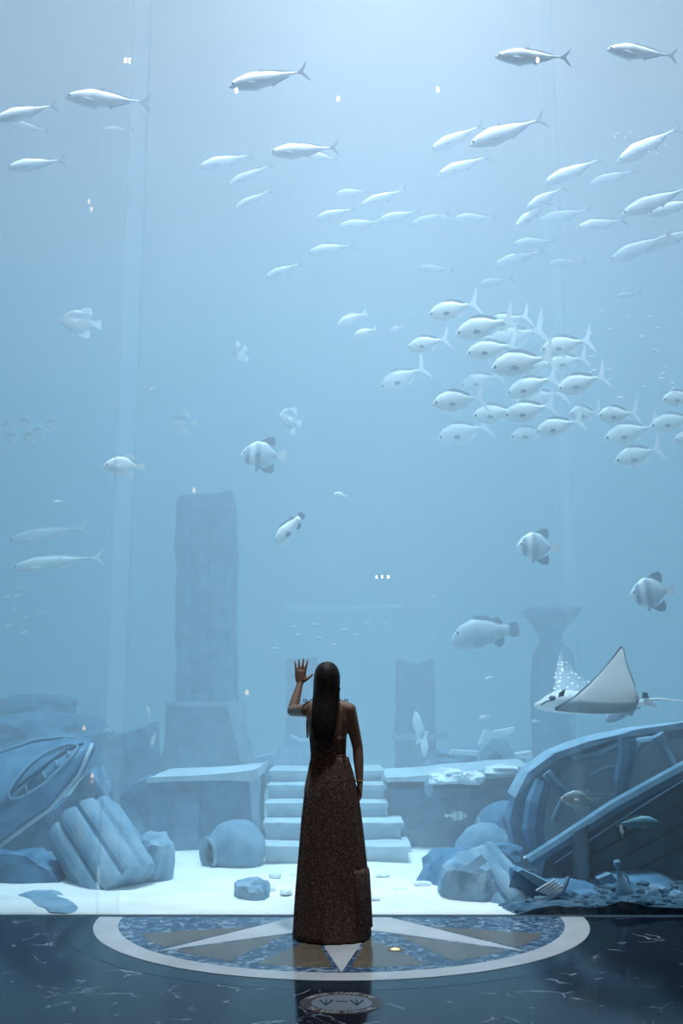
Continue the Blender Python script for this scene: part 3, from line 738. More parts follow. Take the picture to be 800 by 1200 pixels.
# shoulders and arms
shR = Vector((P(409, 831, WY).x, WY, zz(832))); elR = Vector((P(419, 876, WY).x, WY + .03, zz(876))); wrR = Vector((P(421.5, 918, WY).x, WY - .0, zz(917)))
seg(body, [Vector((cx_ + .05, WY, zz(829))), shR], [.055, .047])
seg(body, [shR, shR.lerp(elR, .5), elR], [.046, .041, .035]); seg(body, [elR, elR.lerp(wrR, .35), wrR], [.035, .034, .022])
shL = Vector((P(359, 833, WY).x, WY + .02, zz(832))); elL = Vector((P(342.5, 833, WY + .22).x, WY + .22, P(342, 833, WY + .22).z)); wrL = Vector((P(351.5, 801, WY + .30).x, WY + .30, P(351, 801, WY + .30).z))
seg(body, [Vector((cx_ - .04, WY, zz(829))), shL], [.055, .046])
seg(body, [shL, shL.lerp(elL, .5), elL], [.046, .041, .036]); seg(body, [elL, elL.lerp(wrL, .35), wrL], [.036, .034, .022])
def hand(wr, d, side, palm_n, thumb_dir, spread, curl, L=.175):
    """wr wrist, d finger direction, side across the palm towards the thumb"""
    d = Vector(d).normalized(); side = Vector(side); side = (side - d * side.dot(d)).normalized(); n_ = d.cross(side).normalized() * palm_n
    pl_ = L * .50
    # palm
    rings = []
    for t, w, th in ((0, .024, .017), (.25, .034, .018), (.6, .040, .015), (1.0, .041, .012)):
        c = Vector(wr) + d * pl_ * t
        rings.append([c + side * w * math.cos(2 * PI * k / 14) + n_ * th * math.sin(2 * PI * k / 14) for k in range(14)])
    body.loft(rings)
    ell(body, Vector(wr) + d * pl_ * .35 + side * .02, .016, .016, .02)
    for i, (off, ln) in enumerate(((.030, .88), (.0105, 1.0), (-.0095, .93), (-.0285, .74))):
        base = Vector(wr) + d * pl_ * .93 + side * off
        fd = (d + side * spread * (1.2 - .8 * i)).normalized(); p = base; pts = [base]; a = 0
        for j, fr in enumerate((.45, .30, .25)):
            a += curl * (1 + .2 * i)
            dd = (fd * math.cos(a) + n_ * math.sin(a)).normalized()
            p = p + dd * (L * .52 * ln * fr); pts.append(p)
        body.tube(pts, [.0095, .0088, .008, .0058], 10); ell(body, pts[-1], .0062, .0062, .0062, 10, 6)
    b0 = Vector(wr) + d * pl_ * .22 + side * .024
    t1 = b0 + (d * thumb_dir[0] + side * thumb_dir[1] + n_ * thumb_dir[2]).normalized() * .042
    t2 = t1 + (d * (thumb_dir[0] + .25) + side * thumb_dir[1] + n_ * thumb_dir[2]).normalized() * .034
    body.tube([b0, b0.lerp(t1, .5), t1, t2], [.015, .0125, .0105, .007], 10); ell(body, t2, .0072, .0072, .0072, 10, 6)
hand(wrL, (.035, .02, 1), (1, 0, 0), 1, (.62, .95, .1), .16, .05, .172)
hand(wrR, (.0, .05, -1), (-.2, 1, 0), -1, (.9, .45, .1), .03, .22, .165)
# legs and feet under the skirt
for s_ in (-1, 1):
    hx = cx_ + .02 + .075 * s_
    seg(body, [Vector((hx, WY, zz(945))), Vector((hx + .005, WY + .005, .48)), Vector((hx, WY, .09))], [.088, .055, .038])
    seg(body, [Vector((hx, WY - .02, .045)), Vector((hx + .01 * s_, WY + .09, .04)), Vector((hx + .02 * s_, WY + .17, .03))], [.036, .034, .024], 1.1)
L0 = Matrix.Translation(-woman.location)
bo = body.build('body', M_skin, woman, smooth=True, M=L0)
rm = bo.modifiers.new('skin_surface', 'REMESH'); rm.mode = 'VOXEL'; rm.voxel_size = .0042; rm.use_smooth_shade = True
sm_ = bo.modifiers.new('soften', 'SMOOTH'); sm_.factor = .5; sm_.iterations = 5
for s_ in (-1, 1):
    mb = MB(); ell(mb, hd + Vector((.03 * s_, .078, -.004)), .012, .012, .009); mb.build('eye', M_eye, bo, smooth=True, M=L0)

# hair: a cap over the skull that falls in one long straight sheet down her back
hm = MB(); n = 48; rings = []
def hrow(py, pxl, pxr, cy, ry, flat=0, lock=.0):
    a = P(pxl, py, WY); b = P(pxr, py, WY); cx = (a.x + b.x) / 2; rx = (b.x - a.x) / 2; rg = []
    for k in range(n):
        t = 2 * PI * k / n
        g_ = 1 + lock * (.6 * math.sin(t * 11 + py * .02) + .4 * math.sin(t * 23 + 1))
        rg.append(Vector((cx + rx * math.cos(t) * g_, WY + cy + ry * math.sin(t) * g_, a.z)))
    return rg
rows = [(775.4, 381, 385, .0, .012), (776.2, 377.5, 388.6, .0, .035), (778, 374.2, 391.8, -.001, .06), (781, 371.5, 394.6, -.003, .082), (785.5, 369.3, 396.9, -.005, .096), (792, 368, 398.2, -.008, .100), (800, 367.8, 398.2, -.016, .092), (808, 367.6, 397.6, -.03, .078),
        (816, 367, 396.6, -.045, .062), (826, 366.2, 396, -.065, .05), (838, 366, 395, -.085, .042), (850, 366.5, 393.6, -.098, .034), (860, 367.5, 392, -.104, .026), (868, 369.5, 390, -.106, .018), (873, 373, 386.5, -.106, .010)]
hm.loft([hrow(*r, lock=(.02 if r[0] < 800 else .045)) for r in rows])
hair = hm.build('hair', M_hair, woman, smooth=True, M=L0)
# cut the face free: the cap stays behind the brow
mw = hair.data
for v in mw.vertices:
    y = v.co.y
    if v.co.z > zz(812) and v.co.z < zz(783) and y > .03: v.co.y = .03 + (y - .03) * .35
for k in range(6):
    px = 395.5 + .5 * (k % 2); x_ = P(px + .6 * k % 2, 812, WY).x
    MB().tube([Vector((P(396.5 + .3 * k, 806, WY).x, WY - .02 - .012 * k, zz(806))), Vector((P(397.2 - .2 * k, 818, WY).x, WY - .03 - .012 * k, zz(818))), Vector((P(395.5 - .2 * k, 832, WY).x, WY - .07 - .008 * k, zz(832)))], [.006, .005, .002], 6).build('loose_lock', M_hair, hair, M=L0)

# dress: pleated skirt to the floor, bodice, waistband, straps tied in bows
sk = MB(); n = 120; rings = []
srows = [(887, 364.5, 407.5, .088), (892, 363.5, 409, .092), (900, 361.8, 411.5, .105), (915, 359.2, 415.5, .125), (935, 356.4, 419.6, .14), (960, 353.6, 423, .152), (990, 351.2, 426.6, .165), (1020, 348.6, 429.6, .178), (1050, 346.2, 431.6, .19), (1075, 344.6, 433, .2), (1092, 343.6, 433.5, .207), (1101, 342.6, 434, .21)]
def srow(py, pl_, pr_, ry, amp, zf=None, ph=0):
    z = zz(py) if zf is None else zf
    a = P(pl_, py, WY).x; b = P(pr_, py, WY).x; cx = (a + b) / 2; rx = (b - a) / 2; rg = []
    for k in range(n):
        t = 2 * PI * k / n
        g_ = 1 + amp * (.55 * math.sin(17 * t + ph) + .3 * math.sin(29 * t + 2 + ph) + .35 * math.sin(7 * t + 1.3))
        rg.append(Vector((cx + rx * math.cos(t) * g_, WY + ry * math.sin(t) * g_, z)))
    return rg
zs = [zz(r[0]) for r in srows]
rings = [srow(r[0], r[1], r[2], r[3], .055 - .006 * min(1, i / 6)) for i, r in enumerate(srows)]
for rg, r in zip(rings[-1:], srows[-1:]):
    for v in rg: v.z = .012
sk.loft(rings, caps=False)
skirt = sk.build('dress', M_dress, woman, smooth=True, M=L0)
so_ = skirt.modifiers.new('cloth_thickness', 'SOLIDIFY'); so_.thickness = .006
# overlapping lower tier, shorter at one side
fr = []
for i, (z, k_) in enumerate(((zz(1016), 1.0), (zz(1022), 1.03), (zz(1050), 1.035), (zz(1086), 1.05))):
    base = srow(1018 + 22 * i, 348.4 - 1.4 * i, 430.0 + 1.6 * i, .178 + .009 * i, .05, z, .6)
    fr.append([Vector((v.x * 1, WY + (v.y - WY) * k_, v.z)) for v in base])
m_ = len(fr[0]); part_ = list(range(int(m_ * .86), m_)) + list(range(0, int(m_ * .14)))
fl_ = MB(); idx = {}
vs = [fr[i][k] for i in range(4) for k in part_]; w_ = len(part_)
fl_.add(vs, [(i * w_ + k, i * w_ + k + 1, (i + 1) * w_ + k + 1, (i + 1) * w_ + k) for i in range(3) for k in range(w_ - 1)])
fo = fl_.build('side_tier', M_dress, skirt, smooth=True, M=L0); fo.modifiers.new('t', 'SOLIDIFY').thickness = .006
bd = MB()
brow = [(888, .112, .088), (878, .116, .094), (868, .119, .097), (862, .123, .1)]
n2 = 60
def bring(py, rx, ry, front_up=0):
    z = zz(py); return [Vector((cx_ + .004 * (1 - (888 - py) / 26) + rx * math.cos(2 * PI * k / n2), WY + .005 + ry * math.sin(2 * PI * k / n2), z + (front_up * max(0, math.sin(2 * PI * k / n2))))) for k in range(n2)]
bd.loft([bring(*r, front_up=.0 if i < 3 else .06) for i, r in enumerate(brow)] , caps=False)
bod = bd.build('bodice', M_dress, skirt, smooth=True, M=L0); bod.modifiers.new('t', 'SOLIDIFY').thickness = .005
MB().loft([bring(889, .113, .09), bring(886.5, .117, .094), bring(884, .114, .091)], caps=False).build('waistband', M_dress, skirt, smooth=True, M=L0).modifiers.new('t', 'SOLIDIFY').thickness = .005
for s_, pxs in ((-1, 361.5), (1, 401.5)):
    top = Vector((P(pxs, 825, WY).x, WY + .0, zz(824.5)))
    bk_ = Vector((P(pxs + 1.5 * s_, 848, WY).x, WY - .092, zz(846))); bb = Vector((P(pxs + 1 * s_, 864, WY).x, WY - .088, zz(864))); ft = Vector((top.x, WY + .085, zz(850)))
    MB().tube([bb, bk_, Vector((top.x, WY - .05, zz(829))), top + Vector((0, 0, .004)), Vector((top.x, WY + .05, zz(832))), ft], .006, 6).build('strap', M_dress, skirt, M=L0)
    bw = MB()
    for q in (-1, 1):
        bw.tube([top + Vector((0, 0, .008)), top + Vector((.018 * q, -.005, .026)), top + Vector((.034 * q, -.006, .024)), top + Vector((.03 * q, -.004, .010)), top + Vector((0, 0, .006))], .0038, 6)
        bw.tube([top + Vector((0, 0, .008)), top + Vector((.022 * q, -.012, -.002)), top + Vector((.04 * q, -.016, -.018))], .0034, 6)
    bw.build('bow', M_dress, skirt, M=L0)
bc = MB().tube([wrR + Vector((.026 * math.cos(2 * PI * k / 20), .026 * math.sin(2 * PI * k / 20), .012)) for k in range(21)], .004, 6).build('bracelet', M_brass, woman, M=L0)
tag(woman, 'woman in long brown printed dress with long dark hair, one hand raised to the tank', 'person')

# ------------------------------------------------------------------ fish
def countershaded_or_lit(name, back, flank, z0, z1):
    m = mat(name, flank, .4); b = m.node_tree.nodes['Principled BSDF']
    tc = nd(m, 'ShaderNodeTexCoord'); sp = nd(m, 'ShaderNodeSeparateXYZ'); mr = nd(m, 'ShaderNodeMapRange'); mr.inputs['From Min'].default_value = z0; mr.inputs['From Max'].default_value = z1
    n = nd(m, 'ShaderNodeTexNoise'); n.inputs['Scale'].default_value = 14; ad = nd(m, 'ShaderNodeMath', operation='MULTIPLY_ADD'); ad.inputs[1].default_value = .05
    r = nd(m, 'ShaderNodeValToRGB'); r.color_ramp.elements[0].color = (*flank, 1); r.color_ramp.elements[1].color = (*back, 1)
    lk(m, tc.outputs['Object'], sp.inputs[0]); lk(m, tc.outputs['Object'], n.inputs['Vector']); lk(m, n.outputs['Fac'], ad.inputs[0]); lk(m, sp.outputs['Z'], ad.inputs[2])
    lk(m, ad.outputs[0], mr.inputs['Value']); lk(m, mr.outputs[0], r.inputs[0]); lk(m, r.outputs[0], b.inputs['Base Color']); return m
M_silver = countershaded_or_lit('silver_scales_lit_back', (.90, .92, .93), (.44, .52, .58), -.01, .075)  # pale back stands for light from above, put into the colour
M_grey = noisy('grey_scales', (.40, .47, .53), (.52, .58, .63), 9, .45, 4)
M_finpale = mat('pale_fin', (.85, .88, .90), .5)
M_findark = mat('dusky_fin', (.22, .31, .38), .5)
M_fishwhite = mat('white_scales', (.86, .87, .86), .4)
M_spot = mat('dark_fin_base', (.09, .13, .17), .5)
M_fisheye = mat('fish_eye', (.01, .012, .015), .1)
M_cream = countershaded_or_lit('cream_scales', (.34, .42, .47), (.66, .70, .70), .10, .165)
M_bluefish = mat('blue_green_scales', (.14, .32, .40), .45)
def banded():
    m = mat('banded_scales', (.4, .45, .5), .4); b = m.node_tree.nodes['Principled BSDF']
    tc = nd(m, 'ShaderNodeTexCoord'); sp = nd(m, 'ShaderNodeSeparateXYZ'); r = nd(m, 'ShaderNodeValToRGB'); r.color_ramp.interpolation = 'EASE'
    mr = nd(m, 'ShaderNodeMapRange'); mr.inputs['From Min'].default_value = -.5; mr.inputs['From Max'].default_value = .5
    lk(m, tc.outputs['Object'], sp.inputs[0]); lk(m, sp.outputs['X'], mr.inputs['Value']); lk(m, mr.outputs[0], r.inputs[0])
    e = r.color_ramp.elements; lt = (.85, .88, .90, 1); dk = (.42, .52, .60, 1)
    e[0].position = 0; e[0].color = lt; e[1].position = 1; e[1].color = lt
    for p, c in ((.10, lt), (.15, dk), (.20, dk), (.25, lt), (.33, lt), (.38, dk), (.44, dk), (.50, (.62, .7, .75, 1)), (.72, (.6, .68, .73, 1)), (.80, dk), (.86, dk), (.9, lt)):
        k = e.new(p); k.color = c
    lk(m, r.outputs[0], b.inputs['Base Color']); return m
M_banded = banded()

def fish_body(st, m, name, parent, n=14, bend=.0):
    """st rows: x, z centre, half height, half width"""
    rings = []
    for x, zc, hh, hw in st:
        y0 = bend * math.sin((x + .5) * 3.2)
        rings.append([Vector((x, y0 + hw * math.copysign(abs(math.cos(2 * PI * k / n)) ** .9, math.cos(2 * PI * k / n)), zc + hh * math.sin(2 * PI * k / n))) for k in range(n)])
    return MB().loft(rings).build(name, m, parent, smooth=True)
def fin(name, poly, m, parent, y=0.0, th=.006, tilt=0.0):
    mb = MB().prism(poly, 'y', y - th, y + th)
    if tilt:
        x0, z0 = poly[0]
        for v in mb.v: v.y += tilt * math.hypot(v.x - x0, v.z - z0)
    return mb.build(name, m, parent)
def eyes(parent, x, z, y, r, m=None):
    for s_ in (-1, 1):
        mb = MB(); ell(mb, (x, y * s_, z), r, r * .5, r, 10, 8); mb.build('eye', m or M_fisheye, parent, smooth=True)
def arc_body(prof, n=16):
    """prof(t) -> (top, bottom, half width)"""
    rows = []
    for i in range(n + 1):
        t = i / n; a, b, w = prof(t); rows.append((-.5 + t * 1.0, (a + b) / 2, max((a - b) / 2, .002), max(w, .002)))
    return rows
def lerp_tab(tab, t):
    for (t0, v0), (t1, v1) in zip(tab, tab[1:]):
        if t <= t1:
            u = (t - t0) / (t1 - t0); u = u * u * (3 - 2 * u) * .5 + u * .5; return v0 + (v1 - v0) * u
    return tab[-1][1]
def scale_rows(rows, L): return [(-.5 + (x + .5) * L, z, h, w) for x, z, h, w in rows]
def make_jack(m=None, fm=None):
    top = [(0, -.02), (.04, .02), (.14, .062), (.35, .10), (.6, .075), (.85, .028), (1, .018)]
    bot = [(0, -.024), (.04, -.04), (.14, -.072), (.35, -.105), (.6, -.078), (.85, -.012), (1, .0)]
    wd = [(0, .006), (.06, .03), (.2, .055), (.4, .062), (.7, .035), (1, .010)]
    b = fish_body(scale_rows(arc_body(lambda t: (lerp_tab(top, t), lerp_tab(bot, t), lerp_tab(wd, t)), 20), .86), m or M_silver, 'silver_jack', None)
    f_ = fm or M_findark
    fin('tail_fin', [(.34, .018), (.40, .035), (.455, .085), (.50, .125), (.468, .06), (.425, .008), (.462, -.05), (.49, -.105), (.445, -.072), (.40, -.02), (.34, .002)], f_, b, th=.005)
    fin('dorsal_fin', [(-.13, .085), (-.06, .125), (-.045, .10), (.08, .085), (.26, .045), (.26, .03), (.05, .06)], f_, b, th=.004)
    fin('anal_fin', [(-.0, -.07), (.035, -.105), (.05, -.08), (.24, -.022), (.24, -.01), (.1, -.04)], f_, b, th=.004)
    for s_ in (-1, 1): fin('pectoral_fin', [(-.27, -.015), (-.20, -.035), (-.13, -.075), (-.20, -.065), (-.27, -.035)], f_, b, y=.052 * s_, th=.003, tilt=.25 * s_)
    eyes(b, -.445, .002, .028, .016)
    return b
def make_bream():
    top = [(0, .0), (.05, .045), (.18, .125), (.38, .165), (.6, .135), (.85, .05), (1, .028)]
    bot = [(0, -.02), (.05, -.045), (.18, -.105), (.4, -.15), (.6, -.125), (.85, -.035), (1, -.012)]
    wd = [(0, .006), (.08, .04), (.25, .075), (.45, .075), (.7, .045), (1, .012)]
    b = fish_body(scale_rows(arc_body(lambda t: (lerp_tab(top, t), lerp_tab(bot, t), lerp_tab(wd, t)), 18), .8), M_cream, 'silver_bream', None)
    fin('tail_fin', [(.27, .028), (.35, .055), (.41, .15), (.50, .27), (.47, .10), (.405, .01), (.46, -.09), (.50, -.22), (.41, -.12), (.35, -.04), (.27, -.012)], M_finpale, b, th=.006)
    fin('dorsal_fin', [(-.26, .12), (-.18, .185), (-.05, .195), (.12, .13), (.22, .075), (.2, .05), (-.05, .14)], M_findark, b, th=.005)
    fin('anal_fin', [(.0, -.11), (.06, -.15), (.2, -.07), (.2, -.045), (.08, -.09)], M_finpale, b, th=.005)
    for s_ in (-1, 1): fin('pectoral_fin', [(-.22, -.04), (-.18, -.02), (-.12, -.045), (-.10, -.075), (-.16, -.085), (-.22, -.065)], M_spot, b, y=.078 * s_, th=.004, tilt=.12 * s_)
    for s_ in (-1, 1): fin('pelvic_fin', [(-.18, -.12), (-.14, -.12), (-.06, -.17), (-.10, -.175)], M_finpale, b, y=.02 * s_, th=.004)
    eyes(b, -.43, .015, .036, .024)
    return b
def make_bat(m=None, name='batfish'):
    top = [(0, .02), (.06, .10), (.2, .25), (.45, .36), (.7, .33), (.88, .14), (1, .06)]
    bot = [(0, -.02), (.06, -.09), (.2, -.22), (.45, -.34), (.7, -.32), (.88, -.12), (1, -.05)]
    wd = [(0, .01), (.1, .05), (.3, .075), (.55, .07), (.8, .035), (1, .014)]
    b = fish_body(scale_rows(arc_body(lambda t: (lerp_tab(top, t), lerp_tab(bot, t), lerp_tab(wd, t)), 18), .8), m or M_banded, name, None, 16)
    fm = M_finpale if m else M_findark
    fin('tail_fin', [(.27, .06), (.36, .09), (.48, .16), (.5, .05), (.49, -.06), (.47, -.15), (.36, -.08), (.27, -.05)], M_finpale, b, th=.008)
    fin('dorsal_fin', [(-.1, .32), (.08, .44), (.22, .46), (.27, .36), (.24, .2), (.1, .3)], fm, b, th=.008)
    fin('anal_fin', [(-.08, -.30), (.08, -.42), (.21, -.43), (.26, -.33), (.23, -.18), (.1, -.28)], fm, b, th=.008)
    for s_ in (-1, 1): fin('pectoral_fin', [(-.16, .02), (-.06, .05), (-.02, -.03), (-.1, -.06), (-.16, -.03)], fm, b, y=.08 * s_, th=.004, tilt=.3 * s_)
    fin('pelvic_fin', [(-.2, -.2), (-.12, -.24), (-.10, -.42), (-.15, -.36)], fm, b, th=.006)
    eyes(b, -.40, .06, .045, .026)
    return b
def make_grouper(m=None, name='grouper'):
    top = [(0, -.04), (.06, .03), (.2, .12), (.4, .165), (.65, .13), (.88, .07), (1, .062)]
    bot = [(0, -.07), (.06, -.12), (.2, -.155), (.45, -.16), (.65, -.125), (.88, -.055), (1, -.05)]
    wd = [(0, .02), (.1, .08), (.3, .11), (.5, .10), (.8, .05), (1, .025)]
    b = fish_body(scale_rows(arc_body(lambda t: (lerp_tab(top, t), lerp_tab(bot, t), lerp_tab(wd, t)), 18), .86), m or M_grey, name, None, 16)
    fm = M_findark
    fin('tail_fin', [(.32, .062), (.42, .09), (.485, .075), (.5, .01), (.485, -.065), (.42, -.08), (.32, -.05)], fm, b, th=.008)
    fin('dorsal_fin', [(-.22, .12), (-.12, .20), (.05, .185), (.12, .15), (.22, .16), (.28, .10), (.24, .05), (.0, .14)], fm, b, th=.007)
    fin('anal_fin', [(.1, -.12), (.18, -.17), (.26, -.13), (.27, -.06), (.18, -.08)], fm, b, th=.007)
    for s_ in (-1, 1): fin('pectoral_fin', [(-.2, -.06), (-.1, -.03), (-.05, -.09), (-.1, -.14), (-.19, -.11)], fm, b, y=.10 * s_, th=.005, tilt=.3 * s_)
    eyes(b, -.40, .03, .06, .018)
    return b
def make_small(m, name):
    top = [(0, .0), (.2, .12), (.45, .16), (.75, .09), (1, .03)]; bot = [(0, -.02), (.2, -.11), (.45, -.15), (.75, -.08), (1, -.02)]; wd = [(0, .01), (.25, .07), (.5, .07), (1, .015)]
    b = fish_body(scale_rows(arc_body(lambda t: (lerp_tab(top, t), lerp_tab(bot, t), lerp_tab(wd, t)), 9), .8), m, name, None, 10)
    fin('tail_fin', [(.26, .02), (.5, .15), (.44, .0), (.49, -.13), (.26, -.02)], m, b, th=.008)
    fin('dorsal_fin', [(-.15, .13), (.0, .22), (.2, .1), (.1, .08)], m, b, th=.008)
    return b
def make_front(m, name):
    """small fish seen nose-on: same body, spread side fins"""
    b = make_small(m, name)
    for s_ in (-1, 1): fin('pectoral_fin', [(-.1, .0), (.05, .03), (.12, -.05), (-.02, -.06)], m, b, y=.06 * s_, th=.006, tilt=1.6 * s_)
    return b

protos = {}
def proto(kind):
    if kind not in protos:
        protos[kind] = {'jack': lambda: make_jack(), 'jackdark': lambda: make_jack(M_grey), 'bream': make_bream, 'bat': lambda: make_bat(), 'batwhite': lambda: make_bat(M_fishwhite, 'white_reef_fish'), 'batpale': lambda: make_bat(M_cream, 'pale_batfish'),
            'grouper': make_grouper, 'giant': lambda: make_jack(M_cream, M_finpale), 'reef': lambda: make_grouper(M_fishwhite, 'white_reef_fish'), 'tang': lambda: make_bat(M_cream, 'pale_angelfish'), 'blue': lambda: make_grouper(M_bluefish, 'wrasse'),
            'small': lambda: make_small(M_fishwhite, 'small_white_fish'), 'front': lambda: make_front(M_fishwhite, 'small_white_fish'), 'tiny': lambda: make_small(M_silver, 'tiny_fish')}[kind]()
        r = protos[kind]; r['used'] = 0
    return protos[kind]
NAMES = {'jack': 'silver_jack', 'jackdark': 'silver_jack', 'giant': 'giant_trevally'}
rf = random.Random(5)
def fish(kind, nose, tail, Y, label, group=None, yaw=None, hs=1.0, roll=0.0):
    Y += .75 if Y > 8.8 else .5
    p = proto(kind)
    o = p if not p['used'] else copy_tree(p)
    p['used'] = 1
    a = P(nose[0], nose[1], Y); b = P(tail[0], tail[1], Y); d = b - a; L = d.length
    yw = yaw if yaw is not None else rf.uniform(-.22, .22)
    flip = d.x < 0
    ang = math.atan2(d.z, abs(d.x))
    o.location = (a + b) / 2
    L /= max(.35, math.cos(yw))
    o.scale = (L, L, L * hs)
    o.rotation_mode = 'XYZ'
    o.rotation_euler = (roll, -ang, (PI - yw if flip else yw))
    if kind in NAMES: o.name = NAMES[kind]
    o['label'] = label; o['category'] = 'fish'
    if group: o['group'] = group
    if 'used' in o and o is not p: del o['used']
    return o
JG = 'silver jacks in the upper water'
for kind, n_, t_, Y, lab in [
    ('jackdark', (579, 67), (670, 67), 8.5, 'dark-flanked silver jack at the top with a lamp reflection on its side'),
    ('jackdark', (709, 60), (796, 64), 8.6, 'dark-flanked silver jack highest in the corner, next to the top pair'),
    ('jack', (268, 104), (362, 80), 8.8, 'lone silver jack rising tail-up in the top middle, lamp spot near its head'),
    ('jackdark', (78, 118), (176, 116), 8.9, 'large level jack with dark forked tail above a small white sliver fish'),
    ('jack', (-6, 142), (68, 121), 9.0, 'silver jack cut by the frame edge behind the large level jack'),
    ('jack', (10, 146), (57, 152), 11.5, 'thin pale jack partly hidden under the jack cut by the frame edge'),
    ('jack', (117, 150), (160, 155), 11.5, 'small white sliver of a jack just under the large level jack'),
    ('jack', (8, 196), (78, 188), 9.8, 'white-backed silver jack lowest of the group by the frame edge'),
    ('jack', (233, 199), (298, 178), 10.8, 'silver jack leading the slanted trio, farthest from the big-tailed jack'),
    ('jack', (316, 180), (398, 172), 9.3, 'silver jack with broad grey tail swimming above the slanted trio'),
    ('jack', (352, 181), (397, 185), 11.4, 'slim white jack tucked below the broad-tailed jack'),
    ('jack', (265, 216), (322, 194), 11.2, 'middle silver jack of the slanted trio'),
    ('jack', (274, 245), (320, 222), 11.6, 'lowest silver jack of the slanted trio, nose down'),
    ('jack', (504, 174), (568, 148), 10.3, 'silver jack swimming half behind the larger steep-tailed jack'),
    ('jack', (549, 170), (641, 138), 9.3, 'large silver jack with raised tail overlapping the jack behind it'),
    ('jack', (512, 206), (576, 182), 10.8, 'silver jack under the overlapping pair, white back curved'),
    ('jack', (638, 211), (708, 189), 10.2, 'bright white-backed jack at the head of the dense group on the right'),
    ('jack', (688, 216), (748, 200), 12.2, 'faint jack just behind the bright white-backed jack'),
    ('jack', (723, 188), (799, 150), 9.8, 'silver jack climbing steeply beside a patch of bubbles'),
    ('jack', (616, 246), (664, 216), 11.2, 'steep white jack, upper of the two nose-down jacks'),
    ('jack', (602, 268), (646, 234), 11.2, 'steep white jack, lower of the two nose-down jacks'),
    ('jack', (628, 258), (696, 247), 13.2, 'very faint jack behind the two nose-down jacks'),
    ('jack', (674, 269), (737, 256), 11.3, 'pale slim jack level under the very faint jack'),
    ('jackdark', (729, 248), (812, 222), 9.8, 'dusky jack at the right edge, upper of the overlapping dusky pair'),
    ('jack', (758, 252), (822, 232), 10.3, 'white-backed jack overlapping the upper dusky jack at the edge'),
    ('jackdark', (714, 303), (790, 276), 11.0, 'dusky jack lower down at the right edge, head tilted down'),
    ('jackdark', (757, 290), (822, 268), 11.0, 'dusky jack cut by the frame edge behind the head-down dusky jack'),
    ('jack', (599, 288), (655, 280), 12.6, 'faint slim jack alone below the two nose-down jacks'),
    ('jack', (579, 309), (640, 294), 12.6, 'faint jack with pale back, second below the nose-down jacks'),
    ('jack', (640, 308), (688, 308), 13.8, 'very faint level jack beside the second faint jack'),
    ('jack', (558, 336), (604, 324), 14.0, 'ghostly jack lowest of the faint ones above the bream school'),
    ('jack', (392, 229), (434, 222), 12.6, 'faint slim jack highest of the middle cluster'),
    ('jack', (421, 240), (479, 222), 11.6, 'brightest white jack of the middle cluster'),
    ('jack', (370, 258), (418, 242), 12.0, 'white jack leading the middle cluster'),
    ('jack', (443, 258), (494, 247), 12.2, 'white jack directly below the brightest of the middle cluster'),
    ('jack', (394, 267), (452, 258), 12.6, 'pale level jack lowest in the middle cluster'),
    ('jack', (480, 262), (528, 250), 13.2, 'small pale jack, first of the row trailing the middle cluster'),
    ('jack', (498, 256), (540, 254), 13.6, 'small pale jack, second of the row trailing the middle cluster'),
    ('jack', (530, 257), (584, 254), 12.8, 'long pale jack, last of the row trailing the middle cluster'),
    ('jack', (360, 299), (418, 284), 12.2, 'pale jack with dim tail below the middle cluster'),
    ('jack', (310, 327), (356, 306), 12.2, 'white nose-down jack farthest below the middle cluster'),
    ('jack', (489, 313), (533, 317), 13.8, 'faint lone jack between middle cluster and bream school'),
    ('jack', (721, 347), (752, 343), 12.8, 'small white lone jack above the scattered tiny fish'),
]: fish(kind, n_, t_, Y, lab, JG, hs=1.15)
BG = 'silver bream of the dense school'
